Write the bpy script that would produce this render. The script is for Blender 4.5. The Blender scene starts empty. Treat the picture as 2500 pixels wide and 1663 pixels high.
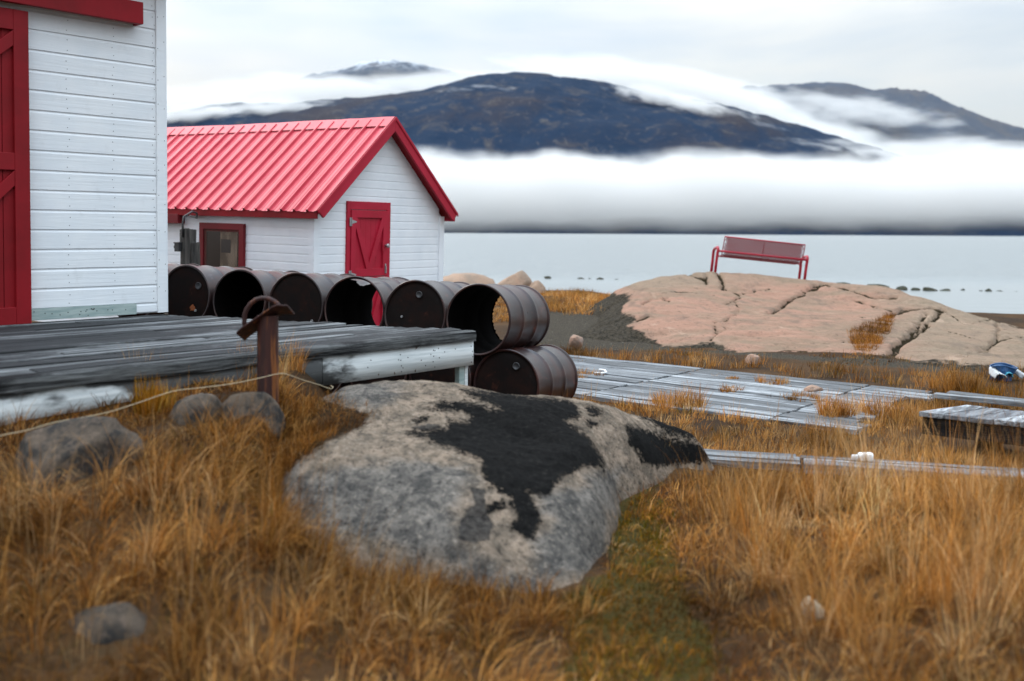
import bpy, bmesh, math, random
import numpy as np
from mathutils import Vector, Matrix, Euler
random.seed(7)
RNG = np.random.default_rng(11)
SC = bpy.context.scene
COL = SC.collection
rad = math.radians

# ------------------------------------------------------------------ camera
EYE = 1.6
PITCH, ROLL = rad(2.0), 0.0055
FPX = 35 / 36 * 2500.0
SHY = -(265.5 - FPX * math.tan(PITCH))
cam_d = bpy.data.cameras.new("camera")
cam = bpy.data.objects.new("camera", cam_d)
COL.objects.link(cam)
cam_d.lens, cam_d.sensor_width = 35, 36
cam_d.shift_y = SHY / 2500
cam_d.clip_start, cam_d.clip_end = 0.05, 20000
cam.matrix_world = (Matrix.Translation((0, 0, EYE)) @ Matrix.Rotation(rad(90) - PITCH, 4, 'X')
                    @ Matrix.Rotation(ROLL, 4, 'Z'))
cam_d.dof.use_dof = True
cam_d.dof.focus_distance = 9.2
cam_d.dof.aperture_fstop = 1.4
SC.camera = cam
SC.render.resolution_x, SC.render.resolution_y = 1024, 681

# ------------------------------------------------------------------ render settings
SC.render.engine = 'CYCLES'
CY = SC.cycles
CY.use_denoising = True
CY.max_bounces = 12
CY.diffuse_bounces = 4
CY.glossy_bounces = 4
CY.transmission_bounces = 6
CY.transparent_max_bounces = 16
CY.volume_bounces = 6
CY.volume_step_rate = 1.0
CY.volume_max_steps = 256
CY.sample_clamp_indirect = 8
SC.view_settings.view_transform = 'Standard'
SC.view_settings.look = 'None'
SC.view_settings.gamma = 1
SC.view_settings.exposure = 0.45

# ------------------------------------------------------------------ sun and sky
SUN_EL, SUN_AZ = rad(42), rad(-48)      # azimuth measured clockwise from +Y
W = bpy.data.worlds.new("World")
SC.world = W
W.use_nodes = True
wt = W.node_tree
wt.nodes.clear()


class NT:
    """tiny node helper"""
    def __init__(s, tree): s.t = tree

    def n(s, typ, ins=None, **kw):
        nd = s.t.nodes.new(typ)
        for k, v in kw.items(): setattr(nd, k, v)
        for k, v in (ins or {}).items(): s.set(nd.inputs[k], v)
        return nd

    def set(s, sock, v):
        if isinstance(v, bpy.types.NodeSocket): s.t.links.new(v, sock)
        elif isinstance(v, bpy.types.Node): s.t.links.new(v.outputs[0], sock)
        else: sock.default_value = v

    def math(s, op, a, b=0.0, clamp=False):
        nd = s.n('ShaderNodeMath', operation=op, use_clamp=clamp)
        s.set(nd.inputs[0], a); s.set(nd.inputs[1], b)
        return nd.outputs[0]

    def mix(s, f, a, b, blend='MIX'):
        nd = s.n('ShaderNodeMix', data_type='RGBA', blend_type=blend)
        s.set(nd.inputs[0], f)
        for i, v in ((6, a), (7, b)):
            if isinstance(v, tuple) and len(v) == 3: v = (*v, 1)
            s.set(nd.inputs[i], v)
        return nd.outputs[2]

    def sstep(s, v, a, b):
        nd = s.n('ShaderNodeMapRange', interpolation_type='SMOOTHSTEP')
        s.set(nd.inputs[0], v); nd.inputs[1].default_value = a; nd.inputs[2].default_value = b
        return nd.outputs[0]

    def noise(s, vec, scale, detail=4, rough=.55, dist=0.0):
        nd = s.n('ShaderNodeTexNoise', {'Scale': scale, 'Detail': detail, 'Roughness': rough, 'Distortion': dist})
        if vec is not None: s.set(nd.inputs['Vector'], vec)
        return nd.outputs['Fac']

    def mapping(s, vec, scale=(1, 1, 1), loc=(0, 0, 0), rot=(0, 0, 0)):
        nd = s.n('ShaderNodeMapping')
        s.set(nd.inputs[0], vec); nd.inputs[1].default_value = loc
        nd.inputs[2].default_value = rot; nd.inputs[3].default_value = scale
        return nd.outputs[0]

    def ramp(s, f, *stops):
        nd = s.n('ShaderNodeValToRGB')
        el = nd.color_ramp.elements
        while len(el) < len(stops): el.new(0.5)
        for e, (p, c) in zip(el, stops):
            e.position = p; e.color = (*c, 1) if len(c) == 3 else c
        s.set(nd.inputs[0], f)
        return nd.outputs[0]

    def attr(s, name, out='Fac'):
        return s.n('ShaderNodeAttribute', attribute_name=name).outputs[out]


w = NT(wt)
sky = w.n('ShaderNodeTexSky', sky_type='NISHITA', sun_disc=False, sun_elevation=SUN_EL, sun_rotation=SUN_AZ)
tc = w.n('ShaderNodeTexCoord').outputs['Generated']
sep = w.n('ShaderNodeSeparateXYZ', {0: tc})
elv = w.math('MAXIMUM', sep.outputs[2], 0.0)
cie = w.math('MULTIPLY_ADD', w.math('POWER', elv, 1.5), 5.2)                     # overcast sky: brighter overhead
cie.node.inputs[2].default_value = 1.0
cl = w.noise(w.mapping(tc, (1.3, 1.3, 5.5), (.4, .1, .2)), 2.6, 5, .5, .3)
cl2 = w.noise(w.mapping(tc, (1, 1, 4), (3.1, .6, 1.2)), 1.5, 4, .5)
side = w.sstep(sep.outputs[0], -.15, .55)                  # thinner, greyer cloud toward the right
cbright = w.ramp(cl2, (.38, (3.85, 4.4, 5.1)), (.58, (6.1, 5.9, 5.35)))
cgrey = w.ramp(cl2, (.36, (2.75, 3.25, 3.65)), (.62, (4.5, 4.7, 4.75)))
ccol = w.mix(side, cbright, cgrey)
ccol = w.mix(w.sstep(sep.outputs[2], .10, .75), ccol, w.mix(1.0, ccol, (.90, .985, 1.09), 'MULTIPLY'))
csc = w.n('ShaderNodeVectorMath', {0: ccol}, operation='SCALE')
w.set(csc.inputs['Scale'], cie)
cover = w.sstep(cl, .24, .56)
cover = w.math('MULTIPLY_ADD', cover, .45); cover.node.inputs[2].default_value = .55
skymix = w.mix(cover, sky.outputs[0], csc.outputs[0])
bg = w.n('ShaderNodeBackground', {'Color': skymix, 'Strength': 0.1})
w.n('ShaderNodeOutputWorld', {'Surface': bg})

sun_d = bpy.data.lights.new("sun", 'SUN')
sun_d.energy, sun_d.angle, sun_d.color = 1.2, rad(25), (1, .955, .89)
sun = bpy.data.objects.new("sun", sun_d)
COL.objects.link(sun)
sd = Vector((math.sin(SUN_AZ) * math.cos(SUN_EL), math.cos(SUN_AZ) * math.cos(SUN_EL), math.sin(SUN_EL)))
sun.rotation_euler = sd.to_track_quat('Z', 'Y').to_euler()

# ------------------------------------------------------------------ measuring helpers (photo of 2500 x 1663 -> metres)
cp, sp, cr, sr = math.cos(PITCH), math.sin(PITCH), math.cos(ROLL), math.sin(ROLL)
O = np.array([0, 0, EYE])


def ray(x, y):
    dx, dy = x - 1250, y - 831.5 - SHY
    dx, dy = dx * cr + dy * sr, -dx * sr + dy * cr
    a, b = dx / FPX, -dy / FPX
    return np.array([a, cp + b * sp, -sp + b * cp])


def onz(x, y, z):
    d = ray(x, y); return O + (z - EYE) / d[2] * d


def onY(x, y, Y):
    d = ray(x, y); return O + d * Y / d[1]


def onplane(x, y, p0, n):
    d = ray(x, y); return O + d * (np.dot(np.asarray(p0) - O, n) / np.dot(d, n))


def proj(p):
    p = np.asarray(p, float) - O
    zc = np.maximum(p[..., 1] * cp - p[..., 2] * sp, 1e-3); yc = p[..., 1] * sp + p[..., 2] * cp
    dx, dy = FPX * p[..., 0] / zc, -FPX * yc / zc
    return np.stack([1250 + dx * cr - dy * sr, 831.5 + SHY + dx * sr + dy * cr], -1)


# ------------------------------------------------------------------ numpy noise, polygons, splines
def _h(ix, iy, iz, seed):
    n = (ix * 374761393 + iy * 668265263 + iz * 1274126177 + seed * 974711) & 0x7fffffff
    n = ((n ^ (n >> 13)) * 1274126177) & 0x7fffffff
    n = (n ^ (n >> 16)) * 668265263 & 0x7fffffff
    return ((n >> 7) & 0xffff) / 65535.0


def vn(x, y, z=0.0, seed=0):
    x, y, z = np.broadcast_arrays(np.asarray(x, float), np.asarray(y, float), np.asarray(z, float))
    ix, iy, iz = (np.floor(a).astype(np.int64) for a in (x, y, z))
    fx, fy, fz = x - ix, y - iy, z - iz
    fx, fy, fz = (f * f * (3 - 2 * f) for f in (fx, fy, fz))
    r = 0
    for a in (0, 1):
        for b in (0, 1):
            for c in (0, 1):
                r = r + (fx if a else 1 - fx) * (fy if b else 1 - fy) * (fz if c else 1 - fz) * _h(ix + a, iy + b, iz + c, seed)
    return r


def fbm(x, y, z=0.0, oct=4, seed=0, gain=.5):
    s, a, f, t = 0, 1.0, 1.0, 0
    for o in range(oct):
        s = s + a * (vn(np.asarray(x) * f, np.asarray(y) * f, np.asarray(z) * f, seed + o * 17) - .5)
        t += a; a *= gain; f *= 2.03
    return s / t * 2


def sst(x, a, b):
    t = np.clip((np.asarray(x, float) - a) / (b - a), 0, 1); return t * t * (3 - 2 * t)


def segdist(P, a, b):
    a, b = np.asarray(a, float), np.asarray(b, float)
    ab = b - a
    t = np.clip(((P - a) @ ab) / max(ab @ ab, 1e-12), 0, 1)
    return np.linalg.norm(P - a - t[..., None] * ab, axis=-1)


def polysd(P, poly):
    """signed distance, positive inside"""
    P = np.asarray(P, float); poly = np.asarray(poly, float)
    d = np.full(P.shape[:-1], 1e9); ins = np.zeros(P.shape[:-1], bool)
    for i in range(len(poly)):
        a, b = poly[i], poly[(i + 1) % len(poly)]
        d = np.minimum(d, segdist(P, a, b))
        if a[1] != b[1]:
            c = ((a[1] > P[..., 1]) != (b[1] > P[..., 1])) & (P[..., 0] < (b[0] - a[0]) * (P[..., 1] - a[1]) / (b[1] - a[1]) + a[0])
            ins ^= c
    return np.where(ins, d, -d)


def linedist(P, pts):
    d = np.full(P.shape[:-1], 1e9)
    for a, b in zip(pts[:-1], pts[1:]): d = np.minimum(d, segdist(P, a, b))
    return d


class TPS:
    """thin-plate surface z(x, y) through control points"""
    def __init__(s, pts, lam=1e-4):
        pts = np.asarray(pts, float); s.c = pts[:, :2]; n = len(pts)
        K = s.k(np.linalg.norm(s.c[:, None] - s.c[None], axis=-1)) + lam * np.eye(n)
        Pm = np.c_[np.ones(n), s.c]
        A = np.block([[K, Pm], [Pm.T, np.zeros((3, 3))]])
        s.w = np.linalg.solve(A, np.r_[pts[:, 2], 0, 0, 0])

    def k(s, r): return np.where(r > 1e-9, r * r * np.log(np.maximum(r, 1e-9)), 0)

    def __call__(s, x, y):
        x, y = np.broadcast_arrays(np.asarray(x, float), np.asarray(y, float)); sh = x.shape
        Q = np.c_[x.ravel(), y.ravel()]; out = np.zeros(len(Q))
        for i in range(0, len(Q), 20000):
            q = Q[i:i + 20000]
            out[i:i + 20000] = s.k(np.linalg.norm(q[:, None] - s.c[None], axis=-1)) @ s.w[:-3] + np.c_[np.ones(len(q)), q] @ s.w[-3:]
        return out.reshape(sh)


# ------------------------------------------------------------------ mesh helpers
def mesh_from(name, verts, faces, mats, parent=None, smooth=False, mi=None):
    me = bpy.data.meshes.new(name)
    me.from_pydata([tuple(map(float, v)) for v in verts], [], [tuple(map(int, f)) for f in faces])
    return _fin(name, me, mats, parent, smooth, mi)


def _fin(name, me, mats, parent, smooth, mi=None):
    for m in (mats if isinstance(mats, (list, tuple)) else [mats]): me.materials.append(m)
    if mi is not None: me.polygons.foreach_set('material_index', np.asarray(mi, np.int32))
    if smooth: me.polygons.foreach_set('use_smooth', np.ones(len(me.polygons), bool))
    me.update()
    o = bpy.data.objects.new(name, me)
    COL.objects.link(o)
    if parent is not None: o.parent = parent
    return o


def np_mesh(name, V, F, mats, parent=None, smooth=False, attrs=None, colors=None):
    """fast mesh from numpy arrays; F has shape (n, 3 or 4)"""
    me = bpy.data.meshes.new(name)
    k = F.shape[1]
    me.vertices.add(len(V)); me.vertices.foreach_set('co', np.asarray(V, np.float32).ravel())
    me.loops.add(F.size); me.loops.foreach_set('vertex_index', np.asarray(F, np.int32).ravel())
    me.polygons.add(len(F)); me.polygons.foreach_set('loop_start', np.arange(0, F.size, k, dtype=np.int32))
    me.update(calc_edges=True)
    for n_, a in (attrs or {}).items():
        at = me.attributes.new(n_, 'FLOAT', 'POINT'); at.data.foreach_set('value', np.asarray(a, np.float32).ravel())
    for n_, a in (colors or {}).items():
        at = me.attributes.new(n_, 'FLOAT_COLOR', 'POINT')
        a = np.asarray(a, np.float32); a = np.c_[a, np.ones(len(a), np.float32)]
        at.data.foreach_set('color', a.ravel())
    return _fin(name, me, mats, parent, smooth)


def grid_faces(nx, ny):
    i = np.arange(nx * ny).reshape(ny, nx)
    return np.stack([i[:-1, :-1], i[:-1, 1:], i[1:, 1:], i[1:, :-1]], -1).reshape(-1, 4)


class MB:
    def __init__(s): s.v, s.f, s.m = [], [], []

    def add(s, vs, fs, mi=0, M=None):
        b = len(s.v)
        for v in vs: s.v.append(tuple(M @ Vector(v)) if M is not None else tuple(v))
        for f in fs: s.f.append([i + b for i in f]); s.m.append(mi)
        return s

    def box(s, a, b, mi=0, M=None):
        x0, y0, z0 = a; x1, y1, z1 = b
        vs = [(x0, y0, z0), (x1, y0, z0), (x1, y1, z0), (x0, y1, z0), (x0, y0, z1), (x1, y0, z1), (x1, y1, z1), (x0, y1, z1)]
        return s.add(vs, [(0, 3, 2, 1), (4, 5, 6, 7), (0, 1, 5, 4), (1, 2, 6, 5), (2, 3, 7, 6), (3, 0, 4, 7)], mi, M)

    def prism(s, pts, y0, y1, mi=0, M=None):
        """polygon in x, z extruded along y"""
        n = len(pts)
        vs = [(x, y0, z) for x, z in pts] + [(x, y1, z) for x, z in pts]
        fs = [tuple(range(n)), tuple(range(2 * n - 1, n - 1, -1))] + [(i, i + n, (i + 1) % n + n, (i + 1) % n) for i in range(n)]
        return s.add(vs, fs, mi, M)

    def tube(s, pts, r, seg=8, mi=0, M=None, caps=True):
        pts = [Vector(p) for p in pts]; n = len(pts); vs, fs = [], []
        rs = r if isinstance(r, (list, tuple)) else [r] * n
        up = None
        for i, p in enumerate(pts):
            t = (pts[min(i + 1, n - 1)] - pts[max(i - 1, 0)]).normalized()
            if up is None: up = t.orthogonal().normalized()
            up = (up - t * up.dot(t)).normalized(); q = t.cross(up)
            for k in range(seg):
                a = 2 * math.pi * k / seg
                vs.append(p + (up * math.cos(a) + q * math.sin(a)) * rs[i])
        for i in range(n - 1):
            for k in range(seg):
                k2 = (k + 1) % seg
                fs.append((i * seg + k, i * seg + k2, (i + 1) * seg + k2, (i + 1) * seg + k))
        if caps: fs += [tuple(range(seg - 1, -1, -1)), tuple(range((n - 1) * seg, n * seg))]
        return s.add(vs, fs, mi, M)

    def build(s, name, mats, parent=None, smooth=False, bevel=0, seg=2):
        o = mesh_from(name, s.v, s.f, mats, parent, smooth, s.m)
        if bevel:
            b = o.modifiers.new('bevel', 'BEVEL'); b.width = bevel; b.segments = seg
            b.limit_method = 'ANGLE'; b.angle_limit = rad(40)
        return o


def tag(o, label=None, cat=None, group=None, kind=None):
    for k, v in (('label', label), ('category', cat), ('group', group), ('kind', kind)):
        if v: o[k] = v
    return o


def empty(name, loc, rz=0.0, label=None, cat=None, group=None, mat=None):
    o = bpy.data.objects.new(name, None)
    o.empty_display_size = .2
    COL.objects.link(o)
    if mat is not None: o.matrix_world = mat
    else: o.location = [float(c) for c in loc]; o.rotation_euler = (0, 0, rz)
    return tag(o, label, cat, group)


def smooth_by_angle(o, ang=35):
    me = o.data
    me.polygons.foreach_set('use_smooth', np.ones(len(me.polygons), bool))
    bm = bmesh.new(); bm.from_mesh(me)
    for e in bm.edges:
        if len(e.link_faces) == 2 and e.calc_face_angle(0) > rad(ang): e.smooth = False
    bm.to_mesh(me); bm.free()
    return o


# ------------------------------------------------------------------ materials
def material(name, fn):
    m = bpy.data.materials.new(name); m.use_nodes = True
    t = m.node_tree; t.nodes.clear(); n = NT(t)
    out = n.n('ShaderNodeOutputMaterial')
    fn(n, out)
    return m


def pbr(n, out, color, rough=.6, bump=None, bs=.3, bd=.01, metallic=0.0, spec=.5, **kw):
    b = n.n('ShaderNodeBsdfPrincipled', {'Metallic': metallic, 'Specular IOR Level': spec})
    if isinstance(color, tuple) and len(color) == 3: color = (*color, 1)
    n.set(b.inputs['Base Color'], color); n.set(b.inputs['Roughness'], rough)
    if bump is not None:
        bp = n.n('ShaderNodeBump', {'Strength': bs, 'Distance': bd})
        n.set(bp.inputs['Height'], bump); n.set(b.inputs['Normal'], bp.outputs[0])
    for k, v in kw.items(): n.set(b.inputs[k], v)
    n.set(out.inputs['Surface'], b)
    return b


def OC(n): return n.n('ShaderNodeTexCoord').outputs['Object']


def m_paint(c1, c2, rough=.45, grain=(3, 60, 60), dirt=.12, dirtc=(.12, .1, .08), spec=.3, gb=.25):
    def f(n, out):
        p = OC(n)
        g = n.noise(n.mapping(p, grain), 1.0, 4, .6)
        big = n.noise(p, 2.3, 4, .6)
        d = n.sstep(n.noise(n.mapping(p, (1, 1, .6)), 7, 6, .65), .56, .78)
        c = n.mix(n.sstep(big, .3, .7), c1, c2)
        c = n.mix(n.math('MULTIPLY', d, dirt), c, dirtc)
        pbr(n, out, c, n.math('MULTIPLY_ADD', big, .15), g, gb, .004, spec=spec).inputs['Roughness'].links[0].from_node.inputs[2].default_value = rough
    return f


M = {}
M['white'] = material('white_painted_siding', m_paint((.74, .775, .81), (.81, .83, .85), .5, (2.2, 38, 38), .12, gb=.8))
M['white_far'] = material('white_painted_boards', m_paint((.74, .765, .80), (.81, .825, .85), .42, (2, 30, 30), .06))
M['red'] = material('red_painted_wood', m_paint((.17, .001, .004), (.25, .002, .008), .55, (6, 6, 1.2), .10, (.08, .0, .0), gb=.2))
M['red_pink'] = material('rose_red_painted_wood', m_paint((.34, .006, .022), (.43, .010, .034), .5, (18, 18, 1.6), .12, (.12, .005, .012), gb=.2))
M['red_dark'] = material('dark_red_window_paint', m_paint((.13, .006, .010), (.18, .010, .016), .45, (9, 9, 9), .10, (.03, .0, .0)))


def _roof(n, out):
    p = OC(n)
    b = n.noise(p, 1.7, 4, .6)
    st = n.noise(n.mapping(p, (1.2, 14, 1.2)), 2, 5, .6)
    c = n.mix(n.sstep(b, .3, .7), (.46, .028, .052), (.56, .062, .088))
    c = n.mix(n.math('MULTIPLY', n.sstep(st, .5, .8), .30), c, (.66, .19, .22))
    pbr(n, out, c, .55, n.noise(p, 9, 3), .12, .01, spec=.4)


M['roof'] = material('red_sheet_metal', _roof)


def _deckwood(dark, light, tint, gsc=(1.1, 26, 26), patch=.9, rough=.7, grad=False):
    def f(n, out):
        p = OC(n)
        rnd = n.n('ShaderNodeNewGeometry').outputs['Random Per Island']
        off = n.n('ShaderNodeCombineXYZ', {0: n.math('MULTIPLY', rnd, 37.0), 1: n.math('MULTIPLY', rnd, 11.0), 2: 0.0})
        q = n.n('ShaderNodeVectorMath', {0: p, 1: off.outputs[0]}, operation='ADD').outputs[0]
        g = n.noise(n.mapping(q, gsc), 1.5, 6, .68, .4)
        fine = n.noise(n.mapping(q, (gsc[0] * 2.5, gsc[1] * 4, gsc[2] * 4)), 1.6, 4, .7)
        pt = n.noise(n.mapping(p, (.8, 1.6, 1)), 1.9, 7, .68)
        if grad:                                               # darker toward the left end and the building
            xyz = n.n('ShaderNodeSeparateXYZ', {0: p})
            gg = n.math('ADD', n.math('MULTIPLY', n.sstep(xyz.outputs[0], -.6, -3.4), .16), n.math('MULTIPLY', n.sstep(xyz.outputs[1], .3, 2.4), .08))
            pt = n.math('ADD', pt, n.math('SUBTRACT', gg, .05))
        c = n.ramp(g, (.37, dark), (.50, tuple(.42 * (a + b) for a, b in zip(dark, light))), (.64, light))
        c = n.mix(n.math('MULTIPLY', n.sstep(n.math('ADD', pt, n.math('MULTIPLY', n.math('SUBTRACT', rnd, .5), .42)), .42, .62), patch), c, n.mix(g, dark, tint))
        c = n.mix(n.math('MULTIPLY', n.math('SUBTRACT', rnd, .5), .5, True), c, tint)
        c = n.mix(n.sstep(fine, .40, .31), c, (.006, .006, .007))
        h = n.math('ADD', g, n.math('MULTIPLY', fine, .6))
        pbr(n, out, c, rough, h, 1.0, .010, spec=.12)
    return f


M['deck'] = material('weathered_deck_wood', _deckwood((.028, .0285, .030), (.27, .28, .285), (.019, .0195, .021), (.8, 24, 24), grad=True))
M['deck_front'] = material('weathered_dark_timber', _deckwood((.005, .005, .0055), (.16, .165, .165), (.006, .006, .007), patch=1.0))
M['walk'] = material('bleached_boardwalk_wood', _deckwood((.045, .046, .05), (.38, .40, .42), (.085, .085, .085), (.7, 20, 20), .7))
M['walk_pale'] = material('pale_bleached_board', _deckwood((.08, .085, .09), (.52, .54, .56), (.15, .155, .16), (.8, 24, 24), .6))
M['post_wood'] = material('grey_driftwood_timber', _deckwood((.03, .03, .03), (.30, .28, .25), (.05, .048, .045), (18, 18, 1.1), .6))
M['plat_top'] = material('pale_worn_planks', _deckwood((.06, .06, .064), (.46, .48, .50), (.09, .09, .10), (14, 1.6, 14), .6))
M['black_wood'] = material('tarred_timber', _deckwood((.006, .006, .006), (.022, .02, .019), (.010, .009, .009), (1.2, 22, 22)))


def _fascia(n, out):
    p = OC(n)
    g = n.noise(n.mapping(p, (1.3, 1, 24)), 1.6, 5, .65, .5)
    st = n.noise(n.mapping(p, (.9, 1, 2.6)), 1.7, 5, .6)
    spk = n.noise(n.mapping(p, (16, 16, 7)), 1.6, 3, .6)
    c = n.mix(n.sstep(g, .3, .72), (.50, .54, .55), (.74, .77, .77))
    c = n.mix(n.math('MULTIPLY', n.sstep(n.math('ADD', st, n.math('MULTIPLY', n.attr('dirt'), .55)), .80, .93), .95), c, n.mix(g, (.012, .012, .012), (.05, .05, .05)))
    c = n.mix(n.sstep(spk, .69, .74), c, (.16, .13, .11))
    c = n.mix(n.sstep(g, .30, .24), c, (.10, .10, .10))
    pbr(n, out, c, .6, g, .4, .004)


M['fascia'] = material('flaking_white_board', _fascia)


def _sill(n, out):
    p = OC(n)
    g = n.noise(n.mapping(p, (3, 3, 26)), 1.5, 5, .6)
    c = n.mix(n.sstep(g, .3, .7), (.24, .32, .31), (.40, .47, .45))
    c = n.mix(n.sstep(n.noise(n.mapping(p, (1, 1, .6)), 26, 3), .68, .74), c, (.03, .03, .03))
    pbr(n, out, c, .6, g, .3, .003)


M['sill'] = material('faded_green_plank', _sill)


def _barrel(base, rust, k=.5, sc=.62, ro=.17, sp_=.5):
    def f(n, out):
        p = OC(n)
        oi = n.n('ShaderNodeObjectInfo').outputs['Random']
        q = n.n('ShaderNodeVectorMath', {0: p, 1: n.n('ShaderNodeCombineXYZ', {0: n.math('MULTIPLY', oi, 31.0)}).outputs[0]}, operation='ADD').outputs[0]
        b = n.noise(q, 4.5, 6, .62, .4)
        s = n.noise(q, 22, 5, .7)
        c = n.mix(n.math('MULTIPLY', n.sstep(b, .42, .66), k), base, rust)
        c = n.mix(n.math('MULTIPLY', oi, .28), c, tuple(v * 1.9 for v in (base[0], base[0] * .85, base[0] * .8)))
        c = n.mix(n.sstep(s, .33, .25), c, (.008, .006, .006))
        c = n.mix(n.math('MULTIPLY', n.sstep(n.noise(n.mapping(q, (1, .5, 1)), 7, 6, .75), .62, .72), sc), c, (.15, .115, .12))
        ru = n.noise(n.mapping(q, (3, 1.4, 3)), 3, 7, .7, .6)
        c = n.mix(n.math('MULTIPLY', n.sstep(ru, .58, .74), k), c, tuple(min(1, 2.6 * v) for v in rust))
        r = n.math('MULTIPLY_ADD', b, .35); r.node.inputs[2].default_value = ro
        pbr(n, out, c, r, s, .16, .004, spec=sp_)
    return f


M['barrel'] = material('brown_steel_drum', _barrel((.016, .0062, .0065), (.056, .0145, .0090), .75, .45))
M['barrel_in'] = material('shaded_drum_inside', _barrel((.002, .0018, .0018), (.0045, .003, .0025), .5, .0, .85, .03))  # shade inside the drums put into the colour, almost black
M['barrel_head'] = material('rusty_drum_head', _barrel((.005, .0027, .0022), (.020, .0062, .0035), .7, .10, .6, .12))


def _rustpipe(n, out):
    p = OC(n)
    b = n.noise(n.mapping(p, (14, 14, 1.0)), 2, 5, .6)
    s = n.noise(p, 55, 4, .7)
    c = n.mix(n.sstep(b, .35, .62), (.020, .0075, .007), (.046, .014, .011))
    c = n.mix(n.sstep(b, .56, .68), c, (.21, .072, .018))
    pbr(n, out, c, .6, s, .4, .003, spec=.3)


M['rust'] = material('rusted_pipe', _rustpipe)
M['rust_orange'] = material('orange_rust', lambda n, o: pbr(n, o, n.mix(n.noise(OC(n), 40, 5), (.10, .025, .006), (.42, .12, .03)), .8))
M['steel'] = material('galvanised_steel', lambda n, o: pbr(n, o, (.42, .42, .43), .4, metallic=.8))
M['dark_steel'] = material('dark_metal', lambda n, o: pbr(n, o, (.03, .03, .032), .5, n.noise(OC(n), 30), .2, .003))
M['black'] = material('nail_black', lambda n, o: pbr(n, o, (.02, .02, .02), .7))
M['glass'] = material('dim_window_glass', lambda n, o: pbr(n, o, (.012, .008, .008), .12, spec=.5))
M['curtain'] = material('tan_curtain', lambda n, o: pbr(n, o, n.mix(n.sstep(n.noise(n.mapping(OC(n), (1, 1, .5)), 7, 2), .35, .6), (.20, .15, .10), (.44, .34, .24)), .9))
M['mesh_wire'] = material('window_mesh_wire', lambda n, o: pbr(n, o, (.10, .07, .055), .5))
M['bench'] = material('bench_red_enamel', lambda n, o: pbr(n, o, (.34, .004, .022), .35))
M['bench_mesh'] = material('bench_mesh_enamel', lambda n, o: pbr(n, o, (.22, .003, .015), .5))
M['cord'] = material('pale_cord', lambda n, o: pbr(n, o, (.42, .34, .22), .8))
M['plastic'] = material('white_plastic', lambda n, o: pbr(n, o, (.80, .81, .82), .4, n.noise(OC(n), 20), .1, .01))
M['blue_tub'] = material('blue_plastic', lambda n, o: pbr(n, o, n.mix(n.noise(OC(n), 14, 4), (.008, .035, .11), (.02, .10, .24)), .45))
M['teal'] = material('teal_plastic_sheet', lambda n, o: pbr(n, o, (.06, .30, .40), .5))
M['rag'] = material('white_rag', lambda n, o: pbr(n, o, n.mix(n.noise(OC(n), 18, 4), (.22, .23, .24), (.55, .56, .57)), .8))


def _rock(tan, grey, pink, dark, scale=1.0, bump=.5):
    def f(n, out):
        p = OC(n)
        a = n.noise(p, 2.2 * scale, 7, .62, .3)
        b = n.noise(p, 7.0 * scale, 6, .68, .4)
        s = n.noise(p, 46 * scale, 4, .75)
        v = n.n('ShaderNodeTexVoronoi', {'Vector': p, 'Scale': 95 * scale}).outputs['Distance']
        c = n.mix(n.sstep(a, .38, .62), tan, grey)
        c = n.mix(n.math('MULTIPLY', n.sstep(b, .50, .70), .75), c, pink)
        c = n.mix(n.math('MULTIPLY', n.sstep(s, .46, .30), .75), c, dark)
        c = n.mix(n.math('MULTIPLY', n.sstep(v, .22, .05), .45), c, dark)
        c = n.mix(n.math('MULTIPLY', n.sstep(s, .60, .72), .35), c, (.55, .52, .48))
        h = n.math('ADD', n.math('MULTIPLY', b, .8), s)
        pbr(n, out, c, .85, h, bump, .012, spec=.25)
    return f


M['rock_grey'] = material('grey_lichened_rock', _rock((.125, .092, .066), (.030, .028, .026), (.19, .135, .10), (.005, .005, .005), 4.2, 1.0))
M['rock_pink'] = material('pinkish_granite', _rock((.29, .19, .13), (.21, .155, .115), (.32, .20, .14), (.08, .06, .045), .5))
M['rock_stone'] = material('loose_granite_stone', _rock((.32, .20, .14), (.22, .17, .14), (.36, .19, .13), (.08, .06, .05), 4))
M['rock_pale'] = material('pale_stone', _rock((.36, .29, .20), (.28, .23, .17), (.36, .26, .18), (.12, .09, .06), 4))
M['rock_weed'] = material('weedy_shore_rock', _rock((.030, .035, .022), (.05, .048, .035), (.10, .075, .035), (.010, .012, .010), 1.2))


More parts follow.
